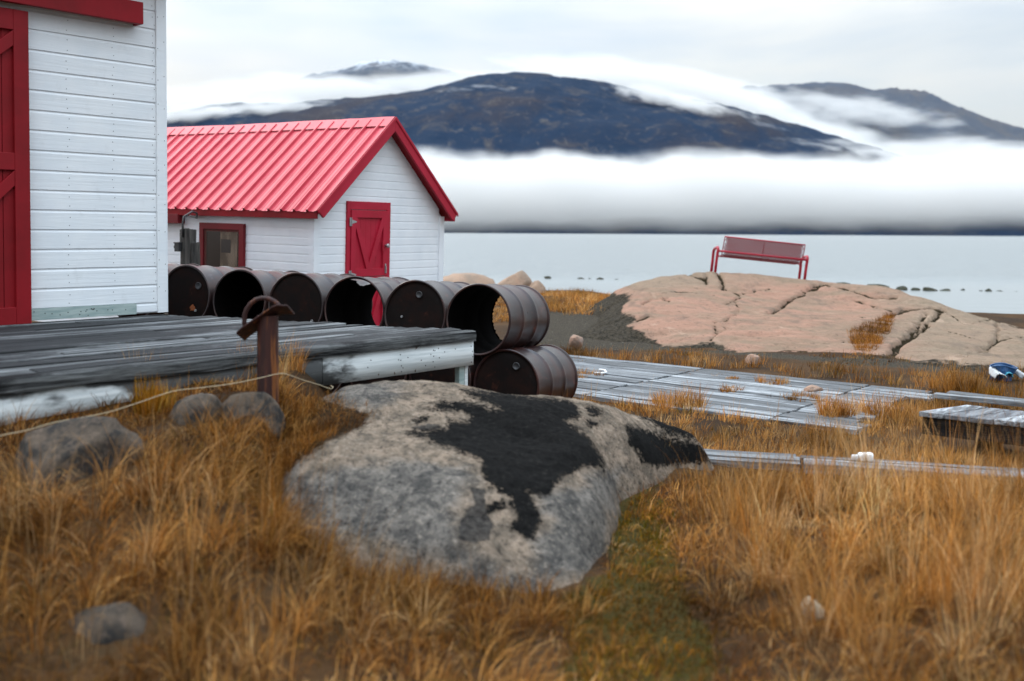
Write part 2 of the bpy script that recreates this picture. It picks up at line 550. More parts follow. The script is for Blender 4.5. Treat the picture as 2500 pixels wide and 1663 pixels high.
def _boulder(n, out):
    p = OC(n)
    a = n.noise(p, 2.6, 7, .62, .4)
    b = n.noise(p, 9, 6, .70, .4)
    s = n.noise(p, 60, 4, .75)
    v = n.n('ShaderNodeTexVoronoi', {'Vector': p, 'Scale': 22}).outputs['Distance']
    v2 = n.n('ShaderNodeTexVoronoi', {'Vector': p, 'Scale': 120}).outputs['Distance']
    tan = n.mix(n.sstep(b, .38, .66), (.150, .120, .092), (.335, .255, .19))
    grey = n.mix(n.sstep(b, .36, .66), (.080, .075, .070), (.225, .200, .175))
    gmask = n.math('ADD', n.attr('grey'), n.math('MULTIPLY', n.math('SUBTRACT', a, .5), 2.4))
    c = n.mix(n.sstep(gmask, -.25, .35), tan, grey)
    g2 = n.noise(p, 34, 8, .8)
    c = n.mix(n.math('MULTIPLY', n.sstep(g2, .50, .36), .85), c, (.026, .025, .025))
    c = n.mix(n.math('MULTIPLY', n.sstep(v, .14, .05), .85), c, (.022, .022, .022))
    c = n.mix(n.math('MULTIPLY', n.sstep(g2, .54, .66), .60), c, (.46, .39, .32))
    wob = n.math('MULTIPLY', n.math('SUBTRACT', n.noise(p, 12, 7, .72, .5), .5), 1.7)
    semi = n.sstep(n.math('ADD', n.attr('semi'), wob), -.12, .16)
    c = n.mix(n.math('MULTIPLY', semi, .85), c, n.mix(n.sstep(g2, .35, .65), (.012, .012, .013), (.060, .058, .056)))
    wob = n.math('ADD', wob, n.math('MULTIPLY', n.math('SUBTRACT', n.noise(p, 42, 7, .8), .5), 2.6))
    lm = n.sstep(n.math('ADD', n.attr('lichen'), wob), -.16, .16)
    holes = n.sstep(n.noise(p, 26, 5, .7), .30, .22)
    lm = n.math('MULTIPLY', lm, n.math('SUBTRACT', 1.0, n.math('MULTIPLY', holes, .6)))
    c = n.mix(lm, c, n.ramp(n.noise(p, 38, 7, .75), (.35, (.0035, .0035, .0035)), (.58, (.011, .0105, .010)), (.80, (.06, .055, .048))))
    h = n.math('ADD', n.math('MULTIPLY', b, 1.0), n.math('MULTIPLY', s, .8))
    h = n.math('ADD', h, n.math('MULTIPLY', lm, .5))
    cap = n.sstep(n.math('ADD', n.attr('cap'), n.math('MULTIPLY', wob, .6)), -.1, .25)
    c = n.mix(cap, c, n.mix(n.sstep(g2, .4, .6), (.012, .008, .005), (.07, .038, .016)))
    pbr(n, out, c, .92, n.math('ADD', h, g2), 1.0, .022, spec=.06)


M['boulder'] = material('lichen_spotted_granite', _boulder)


def _outcrop(n, out):
    p = OC(n)
    a = n.noise(n.mapping(p, (.8, 1.5, 1)), 1.0, 7, .62, .5)
    b = n.noise(n.mapping(p, (1, 2.2, 1)), 4, 6, .68, .4)
    s = n.noise(p, 24, 4, .75)
    c = n.mix(n.sstep(a, .36, .64), (.315, .178, .126), (.225, .155, .108))
    c = n.mix(n.math('MULTIPLY', n.sstep(b, .48, .72), .6), c, (.38, .230, .165))
    c = n.mix(n.math('MULTIPLY', n.attr('tan'), .7), c, n.mix(b, (.15, .12, .085), (.29, .225, .16)))
    c = n.mix(n.math('MULTIPLY', n.sstep(b, .46, .26), .55), c, (.21, .15, .12))
    c = n.mix(n.math('MULTIPLY', n.sstep(n.noise(p, 12, 8, .8), .47, .34), .7), c, (.075, .055, .042))
    st2 = n.noise(n.mapping(p, (.9, .5, 1), (3, 1, 0)), 1.3, 7, .7, .8)
    c = n.mix(n.math('MULTIPLY', n.sstep(st2, .52, .66), .55), c, (.12, .095, .075))
    c = n.mix(n.math('MULTIPLY', n.sstep(st2, .42, .32), .5), c, (.42, .30, .22))
    c = n.mix(n.math('MULTIPLY', n.sstep(n.noise(p, 5.5, 8, .78), .66, .72), .85), c, (.022, .020, .017))
    wob = n.math('MULTIPLY', n.math('SUBTRACT', n.noise(p, 7, 6, .7), .5), .9)
    ck = n.sstep(n.math('ADD', n.attr('crack'), wob), .25, .6)
    c = n.mix(ck, c, n.mix(s, (.006, .005, .003), (.045, .030, .012)))
    ed = n.sstep(n.math('ADD', n.attr('soil'), n.math('MULTIPLY', wob, 1.1)), -.1, .12)
    c = n.mix(ed, c, n.mix(n.sstep(s, .38, .62), (.010, .0085, .006), (.060, .048, .033)))
    pbr(n, out, c, .92, n.math('ADD', b, s), .8, .05, spec=.1)


M['outcrop'] = material('pink_bedrock', _outcrop)


def _ground(n, out):
    p = OC(n)
    a = n.noise(p, .9, 6, .6, .3)
    b = n.noise(p, 5, 6, .7)
    s = n.noise(p, 40, 4, .75)
    c = n.mix(n.sstep(a, .35, .65), (.030, .015, .006), (.075, .036, .012))
    c = n.mix(n.math('MULTIPLY', n.sstep(b, .5, .7), .7), c, (.040, .028, .014))
    c = n.mix(n.math('MULTIPLY', n.sstep(s, .45, .3), .7), c, (.018, .012, .007))
    wob = n.math('MULTIPLY', n.math('SUBTRACT', b, .5), 1.6)
    mo = n.sstep(n.math('ADD', n.attr('moss'), wob), .15, .6)
    c = n.mix(n.math('MULTIPLY', mo, .85), c, n.mix(s, (.011, .010, .003), (.075, .062, .009)))
    so = n.sstep(n.math('ADD', n.attr('soil'), wob), .2, .55)
    c = n.mix(so, c, n.mix(n.sstep(s, .35, .65), (.010, .0085, .006), (.070, .055, .037)))
    peb = n.n('ShaderNodeTexVoronoi', {'Vector': p, 'Scale': 9.0}).outputs['Distance']
    c = n.mix(n.math('MULTIPLY', n.math('MULTIPLY', n.sstep(peb, .10, .05), so), .7), c, (.36, .34, .32))
    pbr(n, out, c, .95, n.math('ADD', b, s), .8, .03, spec=.15)


M['ground'] = material('tundra_soil', _ground)


def _water(n, out):
    p = OC(n)
    w1 = n.noise(n.mapping(p, (.35, .9, 1)), 1.0, 4, .6)
    w2 = n.noise(n.mapping(p, (1.6, 4, 1)), 1.0, 3, .6)
    far = n.sstep(n.n('ShaderNodeSeparateXYZ', {0: p}).outputs[1], 43, 60)
    k = n.math('MULTIPLY_ADD', far, 1.6); k.node.inputs[2].default_value = .10
    h = n.math('MULTIPLY', n.math('ADD', w1, n.math('MULTIPLY', w2, .35)), k)
    pbr(n, out, (.17, .185, .185), .30, h, 1.0, .6, spec=.8)


M['water'] = material('fjord_water', _water)


def _hill(n, out):
    p = OC(n)
    a = n.noise(n.mapping(p, (.0035, .0035, .006)), 1.0, 7, .62, .6)
    b = n.noise(n.mapping(p, (.018, .018, .02)), 1.0, 6, .7, .6)
    c = n.mix(n.sstep(a, .46, .70), (.012, .025, .050), (.034, .032, .040))  # blue of the distant air put into the rock colour
    fz = n.noise(n.mapping(p, (.055, .03, .03)), 1.0, 5, .7, .8)
    c = n.mix(n.math('MULTIPLY', n.sstep(b, .52, .68), .55), c, (.075, .066, .062))
    c = n.mix(n.math('MULTIPLY', n.sstep(fz, .55, .70), .45), c, (.11, .10, .095))
    c = n.mix(n.math('MULTIPLY', n.attr('snow'), n.sstep(b, .40, .55)), c, (.75, .80, .86))
    pbr(n, out, c, .95, n.math('ADD', a, n.math('MULTIPLY', b, .6)), .6, 12, spec=.05)


M['hill'] = material('dark_tundra_hillside', _hill)


def m_grass(name, trans=.22):
    def f(n, out):
        c = n.attr('col', 'Color')
        d = n.n('ShaderNodeBsdfDiffuse', {'Color': c})
        t = n.n('ShaderNodeBsdfTranslucent', {'Color': c})
        mx = n.n('ShaderNodeMixShader', {0: trans, 1: d.outputs[0], 2: t.outputs[0]})
        n.set(out.inputs['Surface'], mx)
    return material(name, f)


M['grass'] = m_grass('dry_grass')


def m_fog(name, D, nscale=(2, 2, 2), namp=.9, edge=.55, box=False, seed=0.0, lo=.15, aniso=0.0, color=(.895, .885, .872)):
    """soft-edged cloud in the object's own -1..1 coordinates"""
    def f(n, out):
        p = OC(n)
        q = n.mapping(p, nscale, (seed, seed * .7, seed * 1.3))
        nz = n.noise(q, 1.0, 5, .58, .25)
        if box:
            xyz = n.n('ShaderNodeSeparateXYZ', {0: p})
            ax, ay = (n.math('ABSOLUTE', xyz.outputs[i]) for i in range(2))
            z = xyz.outputs[2]
            hx = n.noise(n.mapping(p, (11, .8, .0), (seed, 0, 0)), 1.0, 4, .6, .3)
            fn = n.noise(n.mapping(p, (30, 2, 3), (seed, 2, 0)), 1.0, 5, .62, .4)
            top = n.math('SUBTRACT', n.math('MULTIPLY_ADD', hx, .95), z); top.node.inputs[0].links[0].from_node.inputs[2].default_value = .42
            top = n.math('ADD', top, n.math('MULTIPLY', n.math('SUBTRACT', fn, .5), .42))
            bot = n.math('ADD', z, n.math('MULTIPLY', n.math('SUBTRACT', hx, .5), .75))
            bot = n.math('ADD', bot, n.math('MULTIPLY', n.math('SUBTRACT', fn, .5), .30))
            bot = n.sstep(bot, -1.75, .10)
            d = n.math('MULTIPLY', n.sstep(top, .0, .55), n.math('POWER', bot, 1.9))
            d = n.math('MULTIPLY', d, n.math('MULTIPLY', n.sstep(ay, 1.0, .6), n.sstep(ax, 1.0, .8)))
            d = n.math('MULTIPLY', d, n.sstep(n.math('ABSOLUTE', z), 1.0, .93))
            vol = n.n('ShaderNodeVolumePrincipled', {'Color': (*color, 1), 'Anisotropy': aniso})
            n.set(vol.inputs['Density'], n.math('MULTIPLY', d, D))
            n.set(out.inputs['Volume'], vol)
            return
        r = n.math('SUBTRACT', 1.0, n.n('ShaderNodeVectorMath', {0: p}, operation='LENGTH').outputs['Value'])
        v = n.math('ADD', r, n.math('MULTIPLY', n.math('SUBTRACT', nz, .5), namp))
        gate = n.sstep(r, 0.0, .18)
        d = n.math('MULTIPLY', n.sstep(v, lo, lo + edge), gate)
        vol = n.n('ShaderNodeVolumePrincipled', {'Color': (*color, 1), 'Anisotropy': aniso})
        n.set(vol.inputs['Density'], n.math('MULTIPLY', d, D))
        n.set(out.inputs['Volume'], vol)
    return material(name, f)


# ================================================================== SETTING: terrain
def gz(x, y):
    """ground height"""
    x, y = np.broadcast_arrays(np.asarray(x, float), np.asarray(y, float))
    zl = np.clip(.10 + .243 * (y - 2.9), -.05, .705)
    zl = zl * (1 - sst(y, 6.3, 8.2)) + .10 * sst(-x, .2, 3.2) * sst(y, 6.3, 8.2)
    ty = sst(y, 3.7, 4.6)
    wl = sst(-x, .15 + .80 * ty, 1.05 + .30 * ty)
    zr = .10 * (1 - sst(y, 5.2, 7.5))
    z = zl * wl + zr * (1 - wl)
    hum = fbm(x * 1.1, y * 1.1, 0, 3, 5) * .075 + fbm(x * 4, y * 4, 0, 3, 9) * .025
    near = 1 - .72 * sst(y, 6.5, 8.5)
    z = z + hum * near
    z = z + (.10 * sst(x, 1.0, 1.9) - .05 * np.exp(-((x - .62) / .38) ** 2)) * (1 - sst(y, 4.6, 6.2))
    z = z - .09 * sst(x, 4.6, 5.6) * sst(y, 11.4, 12.2) * (1 - sst(y, 15, 17))
    sh = 24.0 - .5 * np.maximum(0, x - 2.5) + fbm(x * .3, y * .1, 0, 2, 3) * 1.2 + 6 * sst(-x, 6, 20)
    z = z + .16 * sst(y, 17, 22) * (1 - sst(x, 1.5, 3.5))
    z = z - 3.0 * sst(y, sh, sh + 9)
    return z


def pxpoly(zoom, ox, oy, pts): return [(ox + a / zoom, oy + b / zoom) for a, b in pts]


xs = np.r_[np.linspace(-140, -9, 40), np.arange(-8.9, 14, .07), np.linspace(14.2, 160, 40)]
ys = np.r_[np.linspace(-90, 1.2, 30), np.arange(1.3, 15, .06), np.arange(15, 36, .25), np.linspace(36.5, 60, 12)]
GX, GY = np.meshgrid(xs, ys)
GZ = gz(GX, GY)
GP = np.stack([GX, GY, GZ], -1).reshape(-1, 3)
gpx = proj(GP)
vis = GP[:, 1] > 1.5
SOIL_POLY = [(1330, 745), (1420, 735), (1530, 722), (1580, 760), (1640, 850), (1760, 850), (1980, 862), (2280, 876), (2500, 880),
             (2500, 915), (2300, 912), (2050, 895), (1800, 872), (1600, 862), (1420, 858), (1300, 850), (1290, 800)]
MOSS_POLY = [(1470, 1210), (1530, 1130), (1620, 1120), (1640, 1280), (1680, 1430), (1760, 1560), (1780, 1690), (1350, 1700), (1380, 1540), (1340, 1450), (1460, 1380)]
soil = np.where(vis, np.clip(polysd(gpx, SOIL_POLY) / 16, -1, 1), -1)
moss = np.where(vis, np.clip(polysd(gpx, MOSS_POLY) / 60, -1, 1), -1)
ground = np_mesh('ground', GP, grid_faces(len(xs), len(ys)), M['ground'], smooth=True, attrs={'soil': soil, 'moss': moss})
tag(ground, 'uneven tundra ground of dark soil, moss and litter', 'ground', kind='structure')

wv = [(-4000, 15, -.8), (4000, 15, -.8), (4000, 4000, -.8), (-4000, 4000, -.8)]
tag(mesh_from('water', wv, [(0, 1, 2, 3)], M['water']), 'pale calm water of the inlet', 'water', kind='structure')


def hill_mesh(name, prof, Y, foot, depth, seed, snow=None, rough=1.0, nx=260, ny=70):
    pr = np.array([onY(a, b, Y) for a, b in prof])
    hx = np.linspace(pr[0, 0], pr[-1, 0], nx)
    hz = np.interp(hx, pr[:, 0], pr[:, 2])
    k = np.ones(5) / 5
    hz = np.convolve(np.pad(hz, 2, mode='edge'), k, mode='valid')
    t = np.linspace(0, 1.35, ny)
    X, T = np.meshgrid(hx, t)
    Hc = np.broadcast_to(hz, X.shape)
    yy = foot + (Y - foot) * T
    f = np.where(T <= 1, T ** .8 * (1.35 - .35 * T ** 2.2), np.cos((T - 1) / .35 * math.pi / 2) ** .8)
    z = -12 + (Hc + 12) * f
    n = fbm(X / 260, yy / 340, 0, 5, seed, .55) + .5 * fbm(X / 70, yy / 220, 0, 4, seed + 3, .55)
    z = z + n * rough * 26 * np.clip(T * (1.02 - T) * 4, 0, 1) + .35 * rough * fbm(X / 24, yy / 30, 0, 3, seed + 8) * 10
    Pm = np.stack([X, yy, z], -1).reshape(-1, 3)
    sn = np.zeros(len(Pm)) if snow is None else sst(Pm[:, 2], *snow)
    return np_mesh(name, Pm, grid_faces(nx, ny), M['hill'], smooth=True, attrs={'snow': sn})


FRONT = [(-300, 360), (200, 330), (430, 300), (520, 284), (600, 270), (680, 259), (800, 250), (950, 239), (1050, 223), (1150, 203), (1230, 194),
         (1310, 190), (1400, 197), (1500, 216), (1600, 238), (1700, 262), (1800, 290), (1900, 324), (2000, 354), (2070, 376), (2150, 410),
         (2300, 470), (2450, 520), (2700, 552)]
BACK = [(300, 420), (500, 330), (650, 230), (760, 191), (820, 176), (880, 160), (930, 150), (960, 151), (1020, 158), (1100, 175), (1250, 205), (1450, 215), (1650, 222),
        (1800, 218), (1900, 214), (1980, 209), (2040, 209), (2080, 222), (2120, 225), (2165, 216), (2210, 230), (2260, 258), (2330, 282), (2400, 306),
        (2450, 320), (2500, 322), (2560, 316), (2700, 330), (3000, 380)]
tag(hill_mesh('hill', FRONT, 2700, 1750, 0, 21, rough=1.0), 'dark rounded hill rising out of the fog', 'hill', kind='structure')
tag(hill_mesh('mountain', BACK, 5200, 3900, 0, 33, snow=(735, 930), rough=2.2), 'farther mountain with dusting of snow in cloud', 'mountain', kind='structure')
SHORE = [(-800, 556), (400, 553), (900, 548), (1100, 540), (1300, 536), (1600, 530), (1900, 528), (2150, 524), (2300, 512), (2420, 500), (2550, 492), (2800, 480)]
tag(hill_mesh('far_shore', SHORE, 1750, 1420, 0, 51, rough=.35, nx=200, ny=40), 'low dark shore across the water under the fog', 'shore', kind='structure')


# ------------------------------------------------------------------ fog and clouds
def fog_box(name, c, half, mat, rz=0.0, ry=0.0):
    mb = MB().box((-1, -1, -1), (1, 1, 1))
    o = mb.build(name, mat)
    o.location, o.scale, o.rotation_euler = c, half, (0, ry, rz)
    return tag(o, kind='stuff')


def fog_ball(name, c, half, mat, ry=0.0):
    bm = bmesh.new(); bmesh.ops.create_icosphere(bm, subdivisions=3, radius=1.0)
    me = bpy.data.meshes.new(name); bm.to_mesh(me); bm.free()
    o = _fin(name, me, mat, None, True)
    o.location, o.scale, o.rotation_euler = c, half, (0, ry, 0)
    return tag(o, kind='stuff')


def pxball(name, cx, cy, Y, wpx, hpx, dep, mat, tilt=0.0, label='pale cloud'):
    c = onY(cx, cy, Y)
    o = fog_ball(name, c, (wpx / 2 * Y / FPX, dep, hpx / 2 * Y / FPX), mat, rad(tilt))
    tag(o, label, 'fog')
    return o


f_bank = m_fog('fog_bank', .030, (9, 1.2, 1.1), .75, .75, True, 2.3, .10)
c0, c1 = onY(1500, 366, 1600), onY(1500, 574, 1600)
fb = fog_box('fog', (200, 1600, (c0[2] + c1[2]) / 2), (1700, 150, (c0[2] - c1[2]) / 2), f_bank)
tag(fb, 'thick white fog bank lying low over the far water', 'fog')
haze = material('thin_mist', lambda n, o: n.set(o.inputs['Volume'], n.n('ShaderNodeVolumePrincipled', {'Color': (.93, .95, .98, 1), 'Density': .00008})))
tag(fog_box('mist', (0, 3750, 560), (3600, 700, 600), haze), 'thin mist veiling the farther mountain', 'mist')
f_cl = m_fog('cloud_dense', .012, (3.2, 1.2, 2.2), 1.0, .45, False, 5.1, .18)
f_wi = m_fog('cloud_wisp', .045, (6, 1.5, 2.6), 1.6, .7, False, 9.7, .16)
f_wi2 = m_fog('cloud_wisp', .034, (5, 1.5, 3.0), 1.6, .7, False, 3.2, .18)
f_wi3 = m_fog('cloud_wisp', .007, (5, 1.5, 3.0), 1.6, .7, False, 6.2, .18)
pxball('cloud', 480, 262, 3000, 700, 120, 260, f_cl, 0, 'white cloud spilling over the left end of the hill')
pxball('cloud', 470, 285, 2300, 520, 84, 90, f_wi2, -3, 'low cloud hiding the left foot of the hill')
pxball('cloud', 760, 226, 3300, 760, 110, 260, f_cl, 0, 'white cloud below the small snowy peak')
pxball('cloud', 1180, 205, 3300, 900, 70, 260, f_cl, 0, 'white cloud lying between the hill and the farther peak')
pxball('cloud', 1560, 205, 3300, 900, 130, 300, f_cl, 8, 'white cloud streaming behind the hill crest')
pxball('cloud', 1800, 262, 3100, 620, 120, 260, f_cl, 20, 'dense cloud pouring down between hill and mountain')
pxball('cloud', 1950, 345, 3300, 1000, 190, 300, f_cl, 14, 'bluish cloud filling the valley behind the hill')
pxball('cloud', 2400, 400, 2500, 900, 150, 300, f_cl, 4, 'pale cloud low below the right mountain')
pxball('cloud', 2080, 268, 4300, 700, 90, 300, f_wi3, 8, 'broken cloud drifting across the right mountain')
pxball('cloud', 1230, 232, 2330, 400, 50, 60, f_wi2, 2, 'thin wisp of cloud below the hill top')
pxball('cloud', 1830, 322, 2270, 640, 92, 70, f_wi, 22, 'wisp of cloud sliding down the right flank of hill')
pxball('cloud', 1640, 245, 2330, 420, 60, 70, f_wi, 14, 'thin cloud trailing off the right shoulder of the hill')
pxball('cloud', 2150, 395, 2200, 700, 90, 120, f_wi2, 8, 'torn cloud above the fog at the right foot of the hill')
pxball('cloud', 640, 268, 2330, 480, 74, 70, f_wi2, -4, 'torn cloud edge on the left of the hill')


# ================================================================== WHITE BUILDING (local x along wall toward the corner, y inward, z up)
DW = np.array([0.66272825, 0.74885998]); AW = math.atan2(DW[1], DW[0])
CORNER = onz(402, 767, .85)


def siding(mb, xlim, z0, z1, course, y=0.0, mi=0, M_=None, lap=.013):
    """lapped boards: each course a face with a coved top; xlim(z) gives the two ends"""
    z = z0
    while z < z1 - 1e-4:
        h = min(course, z1 - z)
        prof = [(y + .002, z), (y - lap, z + .001), (y - lap + .001, z + max(h - .026, .002)), (y - .004, z + max(h - .010, .003)), (y - .002, z + h)]
        vs, fs = [], []
        for py, pz in prof:
            a, b = xlim(min(pz, z1))
            vs += [(a, py, pz), (b, py, pz)]
        for i in range(len(prof) - 1): fs.append((2 * i, 2 * i + 1, 2 * i + 3, 2 * i + 2))
        mb.add(vs, fs, mi, M_)
        z += h


def nails(mb, pts, r, ny, mi):
    for x, z in pts:
        k = 6
        vs = [(x + r * math.cos(2 * math.pi * i / k), ny, z + r * math.sin(2 * math.pi * i / k)) for i in range(k)]
        mb.add(vs, [tuple(range(k))], mi)


store = empty('wooden_building', CORNER, AW, 'white clapboard building with red sliding door standing on the plank deck', 'building')
HW = 3.05
mb = MB()
siding(mb, lambda z: (-1.3, -.079), .112, HW, .1595)
siding(mb, lambda z: (-.272, -.079), .03, .112, .2)
siding(mb, lambda z: (-6, -3.5), .112, HW, .1595)
siding(mb, lambda z: (-3.5, -1.3), 2.47, HW, .1595)
pts = []
for i in range(19):
    for x in (-.855, -.468, -.100):
        for dz in (.035, .105): pts.append((x + random.uniform(-.012, .012), .112 + .1595 * i + dz + random.uniform(-.008, .008)))
nails(mb, pts, .0038, -.0142, 1)
mb.box((-6, .004, .02), (-.002, .12, HW))                                # frame behind the boards
mb.box((-.116, .12, .02), (-.002, 4.2, HW))
mb.build('wall', [M['white'], M['black']], store)
mb = MB()
mb.box((-.078, -.030, .018), (.006, -.0005, 3.02))
nails(mb, [(x, z + random.uniform(-.05, .05)) for x in (-.066, -.008) for z in np.arange(.2, 3, .27)], .004, -.0312, 1)
mb.build('corner_board', [M['white'], M['black']], store, bevel=.003)
mb = MB(); mb.box((.006, -.020, .018), (.024, .09, 3.02))
mb.build('corner_board', [M['white']], store, bevel=.003)
mb = MB(); mb.box((-1.19, -.021, .016), (-.274, -.001, .110))
nails(mb, [(random.uniform(-1.15, -.3), random.uniform(.03, .1)) for _ in range(16)], .005, -.0222, 1)
tag(mb.build('sill_board', [M['sill'], M['black']], store, bevel=.002), 'faded green grey plank along the wall foot')
# red sliding door
DL, DR, DT = -3.55, -1.195, 2.46
mb = MB()
x = DL
while x < DR - .02:                                                       # upright boards
    x2 = min(x + .135, DR - .01)
    mb.box((x + .002, -.062, .012), (x2 - .002, -.036, DT)); x = x2
sl = mb.build('sliding_door', [M['red']], store, bevel=.003)
fr = MB()
fr.box((DR - .115, -.096, .0), (DR, -.0625, DT))
fr.box((DL, -.096, .0), (DL + .115, -.0625, DT))
fr.box((DL + .115, -.094, .0), (DR - .115, -.0625, .135)); fr.box((DL + .115, -.094, DT - .16), (DR - .115, -.0625, DT))
fr.box((DL + .115, -.094, 1.21), (DR - .115, -.0625, 1.345))
for za, zb in ((.135, 1.21), (1.345, DT - .16)):
    for s in (0, 1):
        xm, xe = (DL + DR) / 2, (DR - .115 if s else DL + .115)
        dx = .11 if s else -.11
        p = [(xm, za), (xm + dx, za), (xe, zb - .12), (xe, zb)] if s else [(xm, za), (xe, zb), (xe, zb - .12), (xm + dx, za)]
        fr.prism(p, -.092, -.0625)
fr.build('door_frame', [M['red']], sl, bevel=.004)
mb = MB(); mb.box((DR + .002, -.030, .95), (DR + .014, -.004, 1.95))
tag(mb.build('door_stop', [M['rock_pale']], store), 'bare wood strip beside the red door')
mb = MB(); mb.box((-4.6, -.152, 2.50), (-.262, -.128, 2.685)); mb.box((-4.6, -.128, 2.661), (-.262, -.016, 2.685)); mb.box((-.286, -.128, 2.50), (-.262, -.016, 2.661))
mb.box((-4.6, -.128, 2.50), (-.286, -.10, 2.52))
tag(mb.build('track_cover', [M['red']], store, bevel=.003), 'long red board boxing in the door track')
mb = MB(); mb.box((-6.2, -.36, HW - .05), (.16, -.33, HW + .12)); mb.box((-6.2, -.33, HW + .02), (.16, .1, HW + .05)); mb.box((.13, -.33, HW - .05), (.16, .1, HW + .02))
rf = mb.build('roof', [M['red']], store)
mb = MB(); mb.add([(-6.25, -.40, HW + .12), (.2, -.40, HW + .12), (.2, 2.1, HW + 1.9), (-6.25, 2.1, HW + 1.9), (.2, 4.6, HW + .12), (-6.25, 4.6, HW + .12)],
                  [(0, 1, 2, 3), (3, 2, 4, 5)])
mb.add([(.10, 0, HW), (.10, 4.2, HW), (.10, 2.1, HW + 1.6)], [(0, 1, 2)])
mb.build('roof_sheet', [M['roof']], rf)
b = onplane(402, 3, CORNER + np.array([DW[0], DW[1], 0]) * .17, np.array([DW[0], DW[1], 0]))

# ================================================================== DECK
BC = onz(1160, 808, .85); BC[2] = 0
deck = empty('plank_deck', BC, AW, 'low weathered grey plank deck with flaking white skirt boards', 'deck')
ZD = .85
mb = MB(); y = .0; i = 0
while y < 2.97:
    wd = .142 + random.uniform(-.006, .006)
    if i == 0: wd = .10
    xr = -.298 * y + random.uniform(-.012, .012)
    cuts = [xr]
    if i and random.random() < .85: cuts.append(xr - random.uniform(.7, 3.2))
    if len(cuts) == 2 and random.random() < .5: cuts.append(cuts[-1] - random.uniform(1.2, 2.2))
    cuts.append(-6.5)
    for a, bb in zip(cuts[:-1], cuts[1:]):
        dz = random.uniform(-.0065, .0065); tw = random.uniform(-.004, .004)
        x0, x1, y0, y1 = bb + .002, a - .002, y + .007, y + wd - .009
        t, z0 = ZD + dz, ZD - .045
        n = max(2, int((x1 - x0) / .35)); vs, fs = [], []
        for k in range(n + 1):
            x = x0 + (x1 - x0) * k / n; q = .0035 * math.sin(x * 2.3 + i)
            e0 = random.uniform(-.0035, .0035); e1 = random.uniform(-.003, .003)
            vs += [(x, y0 + e0, z0), (x, y0 + e0, t + q + tw), (x, y1 + e1, t + q - tw), (x, y1 + e1, z0)]
        for k in range(n):
            for c in range(3): fs.append((4 * k + c, 4 * k + 4 + c, 4 * k + 5 + c, 4 * k + 1 + c))
        fs += [(0, 1, 2, 3), (4 * n + 3, 4 * n + 2, 4 * n + 1, 4 * n)]
        if i > 0: mb.add(vs, fs)
    y += wd; i += 1
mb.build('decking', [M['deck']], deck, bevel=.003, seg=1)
# thick ragged front timber
bm = bmesh.new()
n = 160; prof = [(-.008, -.072), (-.012, -.040), (-.004, -.004), (.02, .003), (.098, .001), (.099, -.045)]
rows = []
for k in range(n + 1):
    x = -6.5 + 6.5 * k / n; row = []
    for j, (py, pz) in enumerate(prof):
        a = float(fbm(x * 5, j * 2.3, 0, 3, 4)) * (.007 if j < 4 else .002); c = float(fbm(x * 3, j * 1.3 + 7, 0, 3, 6)) * (.010 if j < 3 else .003)
        row.append(bm.verts.new((x, py + a - (.0 if j > 2 else .004), ZD + pz + c)))
    rows.append(row)
for r0, r1 in zip(rows[:-1], rows[1:]):
    for j in range(len(prof)): bm.faces.new((r0[j], r0[(j + 1) % len(prof)], r1[(j + 1) % len(prof)], r1[j]))
bm.faces.new(rows[-1]); bm.faces.new(rows[0][::-1])
me = bpy.data.meshes.new('edge_timber'); bm.to_mesh(me); bm.free()
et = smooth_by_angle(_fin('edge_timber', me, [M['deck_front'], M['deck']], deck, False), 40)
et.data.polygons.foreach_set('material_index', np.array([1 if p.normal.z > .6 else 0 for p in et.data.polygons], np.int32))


def skirt(name, x0, x1, ztop, zbot, wav=.0, dirtf=None):
    n = 60; V = []; D = []
    for k in range(n + 1):
        x = x0 + (x1 - x0) * k / n
        zb = zbot + float(fbm(x * 1.3, 3, 0, 3, 2)) * wav; zt = ztop
        for yy, zz in ((.012, zb), (.012, zb + (zt - zb) * .5), (.012, zt), (.046, zt), (.046, zb)):
            V.append((x, yy, zz)); D.append(dirtf(x, (zz - zb) / (zt - zb)) if dirtf else 0)
    F = []
    for k in range(n):
        for c in range(5): F.append((5 * k + c, 5 * k + (c + 1) % 5, 5 * k + 5 + (c + 1) % 5, 5 * k + 5 + c))
    o = np_mesh(name, np.array(V), np.array(F)[:, ::-1], M['fascia'], deck, attrs={'dirt': D})
    return o


fa = skirt('skirt_board', -1.42, -.004, .777, .592, .0, lambda x, h: max(0, min(1, .1 + (-.8 - x) * 1.2)))
mb = MB(); nails(mb, [(x + random.uniform(-.01, .01), z) for x in (-.022, -.42, -.74) for z in (.615, .655, .695, .735)] +
                 [(random.uniform(-1.3, -.05), random.uniform(.62, .76)) for _ in range(14)], .0052, .0112, 0)
mb.build('nail_heads', [M['black']], fa)['kind'] = 'stuff'
skirt('skirt_board', -6.5, -1.424, .775, .585, .05, lambda x, h: .95 if -2.3 < x else max(.25, min(1, .3 + (x + 3.7) * .5 + .5 * (h - .5))))
mb = MB(); mb.box((-.115, .052, .0), (-.060, .10, .80)); mb.build('post', [M['sill']], deck, bevel=.003)
mb = MB(); mb.box((-.056, .050, .0), (-.024, .10, .80)); mb.build('post', [M['fascia']], deck, bevel=.003)
mb = MB()
for yy in (.5, 1.4, 2.3): mb.box((-6.3, yy, .62), (-.35 - .298 * yy, yy + .05, .80))
for xx, yy in ((-1.6, .5), (-3.2, .5), (-1.5, 2.3), (-3.5, 2.3), (-5.5, .5)): mb.box((xx, yy - .03, -.1), (xx + .1, yy + .07, .615))
mb.build('joists', [M['black_wood']], deck)

